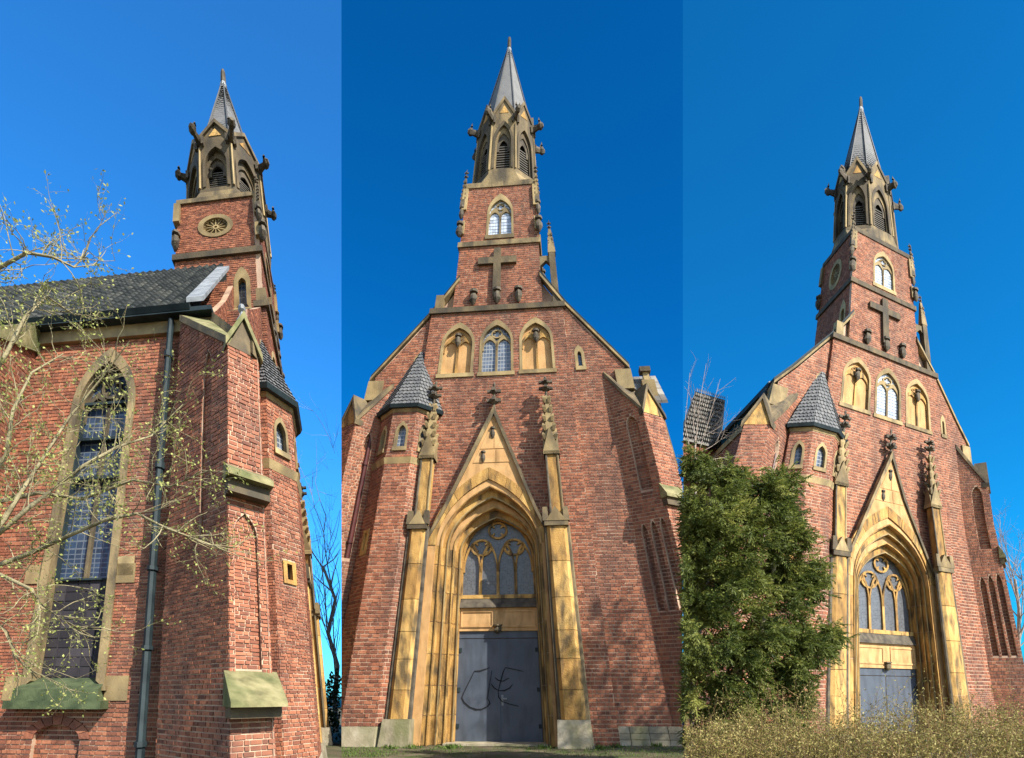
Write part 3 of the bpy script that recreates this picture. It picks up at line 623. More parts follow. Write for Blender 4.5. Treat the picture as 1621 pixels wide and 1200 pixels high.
    if M_:
        cp = lambda x, y: q(540 + x / 3, 800 + y / 3, dd - .0)
        strokes = [[(633, 787), (660, 786), (705, 771)], [(634, 786), (610, 835), (585, 885), (574, 912), (585, 935), (610, 957), (640, 969), (668, 968), (692, 957), (706, 942), (704, 930), (695, 918), (700, 880), (708, 830), (716, 785)], [(866, 789), (820, 778), (780, 770), (768, 795), (756, 840), (746, 885), (748, 912), (765, 932), (800, 944), (842, 954)], [(730, 818), (748, 832), (768, 835), (797, 820)], [(712, 848), (728, 868), (748, 880), (775, 880), (800, 868), (814, 850)]]
        for st in strokes:
            V = []; Fc = []; P_ = [cp(*p) for p in st]; n = len(P_)
            for i, (a, z) in enumerate(P_):
                t = (P_[min(i + 1, n - 1)][0] - P_[max(i - 1, 0)][0], P_[min(i + 1, n - 1)][1] - P_[max(i - 1, 0)][1]); l = math.hypot(*t); nx, nz = -t[1] / l, t[0] / l; wv = .006 + .018 * math.sin(math.pi * (i + .4) / n) * (0.7 + .3 * math.sin(i * 2.3))
                V += [pd.pt(a + nx * wv, z + nz * wv, -.004), pd.pt(a - nx * wv, z - nz * wv, -.004), pd.pt(a - nx * wv, z - nz * wv, .022), pd.pt(a + nx * wv, z + nz * wv, .022)]
                if i: b = 4 * i; Fc += [(b - 4, b, b + 1, b - 3), (b - 3, b + 1, b + 2, b - 2), (b - 1, b - 2, b + 2, b + 3), (b - 4, b - 1, b + 3, b)]
            ch.add('graffiti_stroke', V, Fc, 'graffiti', do)
    for nm, (ul, ur) in (('l', (-3.42, -2.78)), ('r', (2.08, 2.86))):
        d1, d2 = -.95, 0.0; c = .12
        pp = [(ul, d2), (ul, d1 + c), (ul + c, d1), (ur - c, d1), (ur, d1 + c), (ur, d2)]
        zz = [.85, 1.75, 2.7, 3.55, 4.55, 5.65, 6.72]
        b = ch.plan('pier', [(ul - .16, d2), (ul - .16, d1 - .12), (ur + .16, d1 - .12), (ur + .16, d2)], 0, .85, 'plinth_stone', None, -.08)
        if b is None: continue
        for j in range(len(zz) - 1): ch.plan('stone_block', pp, zz[j] + .008, zz[j + 1] - .008, 'sandstone', b)
        um = (ul + ur) / 2; wv = ur - ul
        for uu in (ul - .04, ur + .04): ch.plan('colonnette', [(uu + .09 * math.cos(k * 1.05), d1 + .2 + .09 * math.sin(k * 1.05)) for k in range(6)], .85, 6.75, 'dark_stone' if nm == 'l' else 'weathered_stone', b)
        ch.plan('pier_cap', [(ul - .08, d2), (ul - .08, d1 - .08), (ur + .08, d1 - .08), (ur + .08, d2)], 6.72, 6.86, 'weathered_stone', b)
        ch.prism('gablet', Plane((ul - .06, d1 - .1), (ur + .06, d1 - .1), 1), [(.05, 6.86), (wv + .07, 6.86), (wv / 2 + .06, 7.3)], 0, .5, 'trim_stone', b)
        for uu in (ul - .02, ur + .02):
            ch.plan('cap_stub', sq(uu, d1 + .02, .12), 6.86, 7.28, 'weathered_stone', b, -.2)
        pu = um + (.05 if nm == 'l' else .06)
        ch.pinnacle(pu, -.52, .62, 6.86, 9.05, 10.75 if nm == 'l' else 10.85, 11.45)
    # ---- stair turret
    tc = (U(646, 650, -.5), .45); tr_ = 1.5
    oct_ = lambda r: [(tc[0] + r * math.sin(R_(22.5 + 45 * k)), tc[1] - r * math.cos(R_(22.5 + 45 * k))) for k in range(8)]
    zE = Z(646, 648, -.9); zC0, zC1 = Z(646, 734, -.9), Z(646, 726, -.9)
    tw0, twa = Z(646, 711, -.9), Z(646, 667, -.9); sl0, sl1 = Z(600, 878, -.6), Z(600, 838, -.6)
    tb = ch.plan('stair_turret', oct_(tr_ - .25), 0, zE, 'mortar')
    O_ = oct_(tr_)
    for k in (5, 6, 7, 0, 1, 2):
        p0, p1 = O_[k - 1], O_[k]; pl = Plane(p0, p1, 1)
        if (pl.n[0] * (tc[0] - p0[0]) + pl.n[1] * (tc[1] - p0[1])) < 0: pl.n = (-pl.n[0], -pl.n[1])
        m = pl.L / 2; holes = []
        if k in (6, 7, 0, 1): holes.append(arch(m, .5, tw0 + .05, tw0 + .52, twa - .06))
        slit = [(m - .25, sl0), (m + .25, sl0), (m + .25, sl1), (m - .25, sl1)]
        if k == 7: holes.append(slit)
        ch.wall('turret_wall', pl, [(0, 0.62), (pl.L, 0.62), (pl.L, zE), (0, zE)], holes, .22, parent=tb)
        if k in (6, 7, 0, 1): ch.window(pl, m, .62, tw0, tw0 + .5, twa, .10, 'leaded_glass', 1)
        if k == 7:
            f = ch.prism('slit_window', pl, slit, -.05, .2, 'sandstone', tb, [[(m - .1, sl0 + .15), (m + .1, sl0 + .15), (m + .1, sl1 - .1), (m - .1, sl1 - .1)]])
            ch.face('slit_glass', pl, [(m - .12, sl0 + .1), (m + .12, sl0 + .1), (m + .12, sl1 - .05), (m - .12, sl1 - .05)], .15, 'dark_glass', tb)
    for nm, za_, zb_, k0, k1, mt in (('cornice', zC0 - .0, zC1 + .03, .03, .12, 'trim_stone'), ('cornice', zE - .1, zE, .03, .1, 'trim_stone'), ('eave', zE, zE + .1, .26, .34, 'gutter')):
        ch.loft(nm, [[(x, y, za_) for x, y in oct_(tr_ + k0)], [(x, y, zb_) for x, y in oct_(tr_ + k1)]], mt, tb)
    zA = Z(662, 552, .4)
    rf = ch.loft('turret_roof', [[(x, y, zE + .08) for x, y in oct_(tr_ + .25)], [(x, y, zA) for x, y in oct_(.06)]], 'slate', tb)
    ch.scales('slates', tc, tr_ + .27, zE + .08, .07, zA, 17, 8, R_(-67.5), 'slate', tb, 7)
    ch.loft('roof_knob', [[(x, y, z) for x, y in oct_(r)] for r, z in ((.12, zA - .15), (.06, zA), (.05, zA + .08), (.13, zA + .14), (.13, zA + .22), (.03, zA + .3))], 'lead', tb)
    ch.plan('turret_plinth', oct_(tr_ + .1), 0.0, .62, 'plinth_stone', tb, -.04)
    # ---- plinth of the walls
    for u0, u1, dd_ in ((3.0, 6.6, .2), (-6.6, -5.9, .2)):
        n = 6
        for i in range(n):
            a, b = u0 + (u1 - u0) * i / n, u0 + (u1 - u0) * (i + 1) / n
            for z0_, z1_ in ((0, .2), (.2, .4), (.4, .62)): ch.box('plinth_stone', a + .008, b - .008, dd_ - .1 - random.uniform(0, .04), dd_ + .1, z0_ + .006, z1_ - .006, 'plinth_stone', fw)
    # ---- corner buttresses
    def buttress(J, C1, C2, K, zJ, zC, zG, sets, inw, nicheA, nicheE, nicheB, ball=False):
        bb = None
        def pln(a, b):
            p = Plane(a, b, 1); cx_ = (J[0] + C1[0] + C2[0] + K[0]) / 4; cy_ = (J[1] + C1[1] + C2[1] + K[1]) / 4
            if p.n[0] * (cx_ - a[0]) + p.n[1] * (cy_ - a[1]) < 0: p.n = (-p.n[0], -p.n[1])
            return p
        pA, pE, pB = pln(J, C1), pln(C1, C2), pln(C2, K)
        bb = ch.loft('buttress', [[(*p, 0) for p in (J, C1, C2, K)], [(J[0], J[1], zJ - .2), (C1[0], C1[1], zC - .2), (C2[0], C2[1], zC - .2), (K[0], K[1], zJ - .2)]], 'mortar') if False else None
        first = None
        for p, zl, zr, ni in ((pA, zJ, zC, nicheA), (pE, zC, zC, nicheE), (pB, zC, zJ, nicheB)):
            hs = [arch(a * p.L, w_ * p.L, z0_, z1_ - (z1_ - z0_) * .14, z1_, 5) for a, w_, z0_, z1_ in ni]
            nd_ = .08 if L_ else .2; o = ch.wall('buttress', p, [(0, 0), (p.L, 0), (p.L, zr), (0, zl)], hs, (nd_ + .05) if hs else .06, parent=first)
            first = first or o
            for h in hs:
                o2 = ch.prism('niche', p, h, nd_, nd_ + .05, 'mortar', first)
                if o2: ch.lay(p, h, (), first or o2, nd_)
        first = first or ch.root
        # sloped coping and gabled head
        for A, B_, p in ((J, C1, pA), (K, C2, pB)):
            nx, ny = -p.n[0] * .08, -p.n[1] * .08; ix, iy = p.n[0] * .25, p.n[1] * .25
            ch.add('coping', [(A[0] + nx, A[1] + ny, zJ - .05), (B_[0] + nx, B_[1] + ny, zC - .05), (B_[0] + ix, B_[1] + iy, zC - .05), (A[0] + ix, A[1] + iy, zJ - .05), (A[0] + nx, A[1] + ny, zJ + .1), (B_[0] + nx, B_[1] + ny, zC + .1), (B_[0] + ix, B_[1] + iy, zC + .22), (A[0] + ix, A[1] + iy, zJ + .22)], [(0, 1, 2, 3), (4, 5, 6, 7), (0, 1, 5, 4), (1, 2, 6, 5), (2, 3, 7, 6), (3, 0, 4, 7)], 'weathered_stone', first, .5)
        ch.add('coping', [(*J, zJ), (*C1, zC), (*C2, zC), (*K, zJ), (*J, zJ + .14), (*C1, zC + .14), (*C2, zC + .14), (*K, zJ + .14)], [(0, 1, 2, 3), (4, 5, 6, 7), (0, 1, 5, 4), (1, 2, 6, 5), (2, 3, 7, 6), (3, 0, 4, 7)], 'mossy_stone' if L_ else 'weathered_stone', first, .5)
        ch.prism('gable_head', pE, [(0, zC - .05), (pE.L, zC - .05), (pE.L / 2, zG)], -.03, .5, 'sandstone' if not L_ else 'weathered_stone', first)
        for sx in (0, 1):
            x = pE.L * sx; o_ = (1 if sx else -1) * .1
            ch.prism('gable_moulding', pE, [(pE.L / 2, zG), (pE.L / 2, zG + .16), (x + o_, zC + .04), (x + o_, zC - .12)], -.12, .75, 'mossy_stone' if L_ else 'weathered_stone', first)
        if ball:
            c = pE.pt(pE.L / 2, 0, .1); e8 = lambda r: [(c[0] + r * math.cos(k * math.pi / 4), c[1] + r * math.sin(k * math.pi / 4)) for k in range(8)]
            ch.loft('ball_finial', [[(x, y, zG + z) for x, y in e8(r)] for r, z in ((.2, 0), (.08, .16), (.05, .24), (.11, .28), (.13, .33), (.1, .38), (.03, .4))], 'lead', first)
        for z0_, z1_, pr in sets:
            x0, x1 = -.12, pE.L + .12
            ch.add('set_off', [pE.pt(x0, z0_, -pr), pE.pt(x1, z0_, -pr), pE.pt(x1, z0_, .1), pE.pt(x0, z0_, .1), pE.pt(x0, z0_ + .1, -pr), pE.pt(x1, z0_ + .1, -pr), pE.pt(x1, z1_, .0), pE.pt(x0, z1_, .0)], [(0, 1, 2, 3), (4, 5, 6, 7), (0, 1, 5, 4), (1, 2, 6, 5), (2, 3, 7, 6), (3, 0, 4, 7)], 'mossy_stone', first, .5)
            ch.prism('set_off', pE, [(x0 + .05, z0_ - .22), (x1 - .05, z0_ - .22), (x1 - .05, z0_), (x0 + .05, z0_)], -pr * .6, .1, 'weathered_stone', first)
        return pE, first
    if not L_:
        for sg in (1, -1):
            if sg < 0 and M_: J, C1, C2, K = (-5.6, .3), (-6.75, -.75), (-7.75, -.1), (-6.7, 1.1)
            elif RR: J, C1, C2, K = (sg * 5.6, .25), (sg * 7.0, -1.0), (sg * 7.95, -.25), (sg * 6.75, 1.3)
            else: J, C1, C2, K = (sg * 5.6, .25), (sg * 6.95, -.55), (sg * 7.95, .12), (sg * 6.75, 1.3)
            zj, zcc = 11.62, 10.25
            buttress(J, C1, C2, K, zj, zcc, zcc + .75, [(7.55, 8.0, .3)], sg, [(.58, .36, 7.9, 10.2), (.27, .18, 4.2, 6.9), (.53, .18, 4.2, 6.95), (.79, .18, 4.2, 7.0)] if sg > 0 else [(.5, .3, 6.0, 10.0)], [], [])
    else:
        pt = lambda x, y, z: solve2(lambda a, b: PL(a, b, z), x, y, -6.5, 1.0)
        zcc = 10.15; C1, C2 = pt(409, 567, zcc), pt(361, 543, zcc); K = pt(287, 508, 11.55); J = (C1[0] + (K[0] - C2[0]) * .8, C1[1] + (K[1] - C2[1]) * .8)
        yz = lambda x, y, c: solve2(lambda a, b: (lambda p: p)(PL(c[0] + a * 0.3, c[1], b)), x, y, 0.0, 6.0)[1]
        zz = lambda y: min(((abs(proj(PL(C2[0], C2[1], k / 50))[1] - y), k / 50) for k in range(0, 600)))[1]
        buttress(J, C1, C2, K, 11.55, zcc, zcc + .62, [(zz(765), zz(735), .42), (zz(1118), zz(1062), .5)], -1, [], [(.55, .62, zz(1058), zz(805))], [(.36, .16, 6.6, 10.3)], True)
    # ---- nave: roof, eaves, side wall
    depth = 26 if L_ else (7 if M_ else 15)
    P0, K0 = ch.P, ch.knots
    ridge_u, ridge_z = (-2.95, solve2(lambda a, b: PL(-2.95, a, b), 266, 431, 6.0, 15.5)[1]) if L_ else (0.0, 16.35)
    def slope(u, d, z):
        e_ = -(ru + .25); f = (u - e_) / (ridge_u - e_); a, b = P0(e_, d, rz), P0(ridge_u, d, ridge_z); zl = rz + (ridge_z - rz) * f
        return tuple(a[i] + (b[i] - a[i]) * f + ((z - zl) * .75 if i == 2 else 0) for i in range(3))
    if L_: ch.P, ch.knots = slope, []
    for sg in (-1, 1):
        if sg > 0 and L_: continue
        e = sg * (ru + .25); d_a, d_b = (2.3 if L_ else .7), depth
        rf = ch.add('nave_roof', [(e, d_a, rz), (e, d_b, rz), (ridge_u, d_b, ridge_z), (ridge_u, d_a if abs(ridge_u) > 2.9 else d0 + D - .5, ridge_z), (sg * 2.85, d_a, rz + (ridge_z - rz) * (ru + .25 - 2.85) / (ru + .25)), (e, d_a, rz - .12), (e, d_b, rz - .12), (ridge_u, d_b, ridge_z - .12), (ridge_u, d0 + D - .5, ridge_z - .12), (sg * 2.85, d_a, rz + (ridge_z - rz) * (ru + .25 - 2.85) / (ru + .25) - .12)], [(0, 1, 2, 3, 4), (5, 6, 7, 8, 9), (0, 1, 6, 5), (1, 2, 7, 6), (2, 3, 8, 7), (3, 4, 9, 8), (4, 0, 5, 9)], 'pantile', None, .5)
        if sg < 0 and rf:
            V = []; Fc = []; rn = []; rows = 22 if L_ else 30; st = .42; nd = int((depth - 1.0) / st)
            for r in range(rows):
                f0, f1 = r / rows, (r + 1.2) / rows
                for i in range(nd):
                    dd_ = (2.4 if L_ else 1.0) + i * st
                    u0, u1 = e + (ridge_u - e) * f0, e + (ridge_u - e) * min(1, f1); z0_, z1_ = rz + (ridge_z - rz) * f0, rz + (ridge_z - rz) * min(1, f1)
                    if u0 > tl - .1 and dd_ < d0 + D: continue
                    b = len(V); jt = random.uniform(-.01, .01)
                    for (uu, zz_, lf) in ((u0, z0_, .10), (u1, z1_, .02)):
                        for c, hgt in ((0, .0), (.3, .07), (.62, .03), (1.0, .0)): V.append((uu, dd_ + st * c + jt, zz_ + lf + hgt))
                    for c in (0, .3, .62, 1.0): V.append((u0, dd_ + st * c + jt, z0_ - .02))
                    for k in range(3): Fc += [(b + k, b + k + 1, b + 5 + k, b + 4 + k), (b + k, b + 8 + k, b + 9 + k, b + k + 1)]
                    rn += [random.random()] * 6
            ch.add('roof_tiles', V, Fc, 'pantile' if L_ else 'old_pantile', rf, rn, 'stuff')
            g = ch.add('gutter', [(e + .1, d_a, rz - .11), (e + .1, depth, rz - .11), (e - .08, depth, rz - .11), (e - .08, d_a, rz - .11), (e + .12, d_a, rz + .02), (e + .12, depth, rz + .02), (e - .14, depth, rz + .02), (e - .14, d_a, rz + .02)], [(0, 1, 2, 3), (4, 5, 6, 7), (0, 1, 5, 4), (1, 2, 6, 5), (2, 3, 7, 6), (3, 0, 4, 7)], 'gutter', rf, .5)
    pn = Plane((-6.6, 0), (-6.6, 1), -1); pn.n = (1, 0)
    if L_:
        e = -(ru + .3); n_ = 9
        for k in range(n_ - 2):
            f0, f1 = k / n_ + .004, (k + 1) / n_ - .004; uu = lambda f: e + (ridge_u - e) * f; zz_ = lambda f: rz + (ridge_z - rz) * f + .08
            V = [(uu(f), d_, zz_(f) + h_) for h_ in (0, .12) for f, d_ in ((f0, 1.8), (f1, 1.8), (f1, 2.45), (f0, 2.45))]
            ch.add('coping_slab', V, [(0, 1, 2, 3), (4, 5, 6, 7), (0, 1, 5, 4), (1, 2, 6, 5), (2, 3, 7, 6), (3, 0, 4, 7)], 'lead', None, random.random())
        ch.P, ch.knots = P0, K0
        ch.wall('gable_return', Plane((-6.6, 1.95), (-2.9, 1.95), 1), [(0, 9), (3.7, 9), (3.7, rz + (ridge_z - rz) * .86), (0, rz - .1)], (), .3)
        S = lambda x, y: solve2(lambda a, b: PL(-6.6, a, b), x, y, 6.0, (1215 - y) / 60)
        # big traceried window, measured on the side wall
        A0, z_b = S(167, 1090); A1, _ = S(35, 1090); am, aw_ = (A0 + A1) / 2, A1 - A0; _, z_a = S(178, 553); _, z_s = S(170, 640); _, z_m = S(120, 913)
        Ab, _ = S(92, 1150); bw = S(55, 1180)[0] - S(130, 1180)[0]; zb1 = S(92, 1147)[1]
        hole2 = [(Ab - bw / 2, .0), (Ab + bw / 2, .0)] + [(Ab + bw / 2 * math.cos(k * math.pi / 8), zb1 - .35 + .35 * math.sin(k * math.pi / 8)) for k in range(9)]
        nw = ch.wall('nave_wall', pn, [(1.5, 0), (26, 0), (26, rz - .02), (1.5, rz - .02)], [arch(am, aw_ - .15, z_b, z_s, z_a - .1), hole2], .4)
        fo = ch.window(pn, am, aw_, z_b, z_s, z_a, .25, 'dark_glass', 2, 'weathered_stone', .35, proud=.06)
        inner = aw_ - .5
        if fo:
            ch.prism('board_panel', pn, [(am - inner / 2, z_b), (am + inner / 2, z_b), (am + inner / 2, z_m), (am - inner / 2, z_m)], .24, .3, 'dark_board', fo)
            zk = z_b
            while zk < z_m:
                for j in range(5): ch.prism('board', pn, [(am - inner / 2 + inner * j / 5 + .02, zk + .015), (am - inner / 2 + inner * (j + 1) / 5 - .02, zk + .015), (am - inner / 2 + inner * (j + 1) / 5 - .02, min(z_m, zk + .3) - .015), (am - inner / 2 + inner * j / 5 + .02, min(z_m, zk + .3) - .015)], .225, .25, 'dark_board', fo)
                zk += .3
            for y in (632, 688, 750, 913): 
                zb_ = S(150, y)[1]; ch.prism('transom', pn, [(am - inner / 2, zb_ - .03), (am + inner / 2, zb_ - .03), (am + inner / 2, zb_ + .03), (am - inner / 2, zb_ + .03)], .17, .3, 'gutter', fo)
            for e_ in (-1, 1): ch.prism('guard_bar', pn, [(am + e_ * inner / 2 - .04, z_m), (am + e_ * inner / 2 + .04, z_m), (am + e_ * inner / 2 + .04, z_s), (am + e_ * inner / 2 - .04, z_s)], .16, .3, 'gutter', fo)
            zs0 = S(100, 1132)[1]
            ch.add('sill_slope', [pn.pt(am - aw_ * .5, z_b - .02, -.25), pn.pt(am + aw_ * .5, z_b - .02, -.25), pn.pt(am + aw_ * .46, z_b + .28, .2), pn.pt(am - aw_ * .46, z_b + .28, .2), pn.pt(am - aw_ * .5, z_b - .3, -.25), pn.pt(am + aw_ * .5, z_b - .3, -.25), pn.pt(am + aw_ * .5, z_b - .3, .2), pn.pt(am - aw_ * .5, z_b - .3, .2)], [(0, 1, 2, 3), (4, 5, 6, 7), (0, 1, 5, 4), (1, 2, 6, 5), (2, 3, 7, 6), (3, 0, 4, 7)], 'green_sill', fo, .5)
            ch.prism('sill_ledge', pn, [(am - aw_ * .56, z_b - .5), (am + aw_ * .56, z_b - .5), (am + aw_ * .56, z_b - .3), (am - aw_ * .56, z_b - .3)], -.32, .1, 'green_sill', fo)
            for z0_, e_, w_ in ((z_b - .3, -1, .62), (z_m - .25, -1, .55), (z_b + 3.4, -1, .5), (z_b - .3, 1, .5), (z_m - .2, 1, .5)):
                x = am + e_ * aw_ / 2; ch.prism('quoin_stone', pn, [(min(x, x + e_ * w_), z0_), (max(x, x + e_ * w_), z0_), (max(x, x + e_ * w_), z0_ + .62), (min(x, x + e_ * w_), z0_ + .62)], -.035, .1, 'trim_stone', fo)
        ch.prism('blocked_opening', pn, hole2, .1, .2, 'mortar', nw); ch.lay(pn, hole2, (), nw, .1)
        for k in range(9):
            a_, b_ = math.pi * k / 9, math.pi * (k + 1) / 9 - .03; f = lambda r, t: (Ab + (bw / 2 + r) * math.cos(t), zb1 - .35 + (.35 + r * .8) * math.sin(t))
            ch.prism('arch_brick', pn, [f(.0, a_), f(.26, a_), f(.26, b_), f(.0, b_)], -.035, .1, 'brick', nw)
        ch.prism('eaves_cornice', pn, [(1.5, rz - .42), (26, rz - .42), (26, rz - .1), (1.5, rz - .1)], -.14, .2, 'trim_stone')
        ch.box('soffit', -7.0, -6.3, 1.5, 26, rz - .14, rz - .04, 'gutter')
        # drainpipe
        dp = S(279, 500)[0] + .05; pc_ = lambda r: [(-6.82 + r * math.cos(k * math.pi / 4), dp + r * math.sin(k * math.pi / 4)) for k in range(8)]
        p_ = ch.plan('drainpipe', pc_(.11), 0, rz - .2, 'gutter')
        for zk in (1.2, 3.6, 6.0, 8.4, 10.8): ch.plan('pipe_collar', pc_(.15), zk, zk + .12, 'gutter', p_)
        # next buttress along the nave
        b0, zq = S(58, 575); b1, zq2 = S(34, 540)
        p2 = Plane((-6.6, b0 + .1), (-7.9, b0 + .1), 1); p2.n = (0, 1)
        zt2 = S(60, 560)[1]
        o = ch.wall('side_buttress', p2, [(0, 0), (1.3, 0), (1.3, zt2 - .5), (0, zt2 + .2)], (), 1.2)
        pe2 = Plane((-7.9, b0 + .1), (-7.9, b0 + 1.3), 1); pe2.n = (1, 0)
        ch.wall('side_buttress', pe2, [(0, 0), (1.2, 0), (1.2, zt2 - .5), (0, zt2 - .5)], (), .1)
        ch.add('buttress_cap', [(-6.5, b0 - .05, zt2 + .9), (-6.5, b0 + 1.45, zt2 + .9), (-8.05, b0 + 1.45, zt2 - .35), (-8.05, b0 - .05, zt2 - .35), (-6.5, b0 - .05, zt2 + .05), (-6.5, b0 + 1.45, zt2 + .05), (-8.05, b0 + 1.45, zt2 - .55), (-8.05, b0 - .05, zt2 - .55)], [(0, 1, 2, 3), (4, 5, 6, 7), (0, 1, 5, 4), (1, 2, 6, 5), (2, 3, 7, 6), (3, 0, 4, 7)], 'mossy_stone', None, .5)
    else:
        ch.wall('nave_wall', pn, [(1.0, 0), (depth, 0), (depth, rz - .25), (1.0, rz - .25)], (), .4)
        ch.prism('eaves_cornice', pn, [(1.0, rz - .5), (depth, rz - .5), (depth, rz - .25), (1.0, rz - .25)], -.1, .2, 'trim_stone')
        pr2 = Plane((6.6, 0), (6.6, 1), -1); pr2.n = (-1, 0)
        ch.wall('nave_wall', pr2, [(1.0, 0), (depth, 0), (depth, rz - .25), (1.0, rz - .25)], (), .4, brick=False)
        # drainpipe beside the turret
        dpu = U(597, 690, .1); dq = lambda r: [(dpu - .25 + r * math.cos(k * math.pi / 4), -.05 + r * math.sin(k * math.pi / 4)) for k in range(8)]
        p_ = ch.plan('drainpipe', dq(.09), 0, rz - 1.6, 'red_pipe')
        for zk in (1.5, 4.0, 6.5, 9.0): ch.plan('pipe_collar', dq(.13), zk, zk + .1, 'red_pipe', p_)
    if M_:   # far pinnacle and tiled aisle roof glimpsed on the right, behind the buttress
        uu, z0_ = q(1033, 640, 3.2); _, z1_ = q(1033, 605, 3.2); _, z2_ = q(1033, 583, 3.2)
        o = ch.plan('aisle_pinnacle', sq(uu, 3.2, .36), z0_ - 2.2, z1_, 'trim_stone')
        if o:
            ch.plan('shaft', sq(uu, 3.2, .2), z1_, z2_ - .15, 'trim_stone', o, -.25); ch.plan('cap', sq(uu, 3.2, .3), z2_ - .15, z2_, 'weathered_stone', o)
        a0, zA0 = q(1003, 628, 3.0); a1, zA1 = q(1032, 609, 3.6)
        for r in range(4):
            for i in range(7):
                x0 = a0 - .6 + (a1 - a0 + 1.0) * i / 7; x1 = x0 + (a1 - a0 + 1.0) / 7 - .02; y0, y1 = 2.6 + r * .3, 2.6 + r * .3 + .34; zz0 = zA0 - .25 + r * .28
                ch.add('roof_tile', [(x0, y0, zz0), (x1, y0, zz0), (x1, y1, zz0 + .28), (x0, y1, zz0 + .28), (x0, y0, zz0 - .1), (x1, y0, zz0 - .1), (x1, y1, zz0 + .1), (x0, y1, zz0 + .1)], [(0, 1, 2, 3), (4, 5, 6, 7), (0, 1, 5, 4), (1, 2, 6, 5), (2, 3, 7, 6), (3, 0, 4, 7)], 'old_pantile', o or None, random.random())
    if RR:   # lower roof beyond the nave on the far left
        dz_ = 11.0; q2 = lambda x, y: solve2(lambda a, b: PR(a, dz_, b), x, y, -9.0, 10.5)
        a0, z0_ = q2(1076, 695); a1, z1_ = q2(1155, 625)
        o = ch.add('transept_roof', [(a0, dz_, z0_), (a1 + .5, dz_, z0_), (a1, dz_ + 1, z1_), (a0, dz_ + 1, z1_), (a0, dz_ + 1.4, z0_), (a1, dz_ + 1.4, z0_)], [(0, 1, 2, 3), (0, 4, 5, 1), (2, 3, 4, 5), (0, 3, 4), (1, 2, 5)], 'old_pantile', None, .5)
        ch.add('transept_wall', [(a0, dz_ + .2, 0), (a1 + .4, dz_ + .2, 0), (a1 + .4, dz_ + 1.3, 0), (a0, dz_ + 1.3, 0), (a0, dz_ + .2, z0_), (a1 + .4, dz_ + .2, z0_), (a1 + .4, dz_ + 1.3, z0_), (a0, dz_ + 1.3, z0_)], [(0, 1, 2, 3), (4, 5, 6, 7), (0, 1, 5, 4), (1, 2, 6, 5), (2, 3, 7, 6), (3, 0, 4, 7)], 'brick', None, .5)
        V = []; Fc = []; rn = []; nr, nc = 12, 16
        for r in range(nr):
            for c in range(nc):
                b = len(V); a_, b_ = a0 + (a1 - a0) * c / nc, a0 + (a1 - a0) * (c + 1) / nc; f0, f1 = r / nr, (r + 1.15) / nr
                for f, lf in ((f0, .12), (f1, .03)):
                    for t, hgt in ((0, 0), (.3, .08), (.65, .03), (1, 0)): V.append((a_ + (b_ - a_) * t, dz_ + 1 * f - lf, z0_ + (z1_ - z0_) * f + lf + hgt))
                for k in range(3): Fc.append((b + k, b + k + 1, b + 5 + k, b + 4 + k)); rn.append(random.random())
        ch.add('roof_tiles', V, Fc, 'old_pantile', o, rn, 'stuff')
    ch.finish()

CM = Church('M', PM, .27, .14, [(540.6, 1), (1080.4, -1)], None, 'brick church seen head-on, its grey double door with dark graffiti strokes in plain view')
build(CM, 'M')
CR = Church('R', PR, .27, .135, [(1081.6, 1)], None, 'brick church seen obliquely, its portal rising behind the green conifer and dry hedge')
CR.vis = lambda x, y: x > 1320 and y < 1110 and x < 1621
build(CR, 'R')
CL = Church('L', PL, .25, .12, [(539.4, -1)], None, 'brick church seen from its nave side, tall window and black roof behind budding branches')
CL.vis = lambda x, y: 0 < x < 540
build(CL, 'L')

# ---------------------------------------------------------------- ground
def grid_ground():
    V = []; Fc = []; xs = [-400, -60, -24] + [-12 + .5 * i for i in range(49)] + [24, 60, 400]; ys = [-60, -5, 4] + [8 + .5 * i for i in range(37)] + [40, 90, 700]
    for y in ys:
        for x in xs: V.append((x, y, random.uniform(-.02, .015) if 8 <= y <= 26 and abs(x) <= 12 else -.02))
    n = len(xs)
    for j in range(len(ys) - 1):
        for i in range(n - 1): Fc.append((j * n + i, j * n + i + 1, (j + 1) * n + i + 1, (j + 1) * n + i))
    return new_obj('ground', V, Fc, 'ground_soil', kind='structure')
grid_ground()
def sky_sheet(x0, x1, tint):
    m = bpy.data.materials.new('sky_' + str(x0)); m.use_nodes = True; t = m.node_tree; t.nodes.remove(t.nodes['Principled BSDF'])
    tr = t.nodes.new('ShaderNodeBsdfTransparent'); tr.inputs[0].default_value = (*tint, 1); t.links.new(tr.outputs[0], t.nodes['Material Output'].inputs[0])
    Y = 80; X = lambda x: (x - CX) / F * Y
    return new_obj('sky', [(X(x0), Y, -.5), (X(x1), Y, -.5), (X(x1), Y, 130), (X(x0), Y, 130)], [(0, 1, 2, 3)], m, kind='structure')
sky_sheet(-2600, 540.5, (0.12, 0.58, 1.0)); sky_sheet(540.5, 1081, (0.006, 0.31, 0.62)); sky_sheet(1081, 4200, (0.02, 0.41, 0.70))

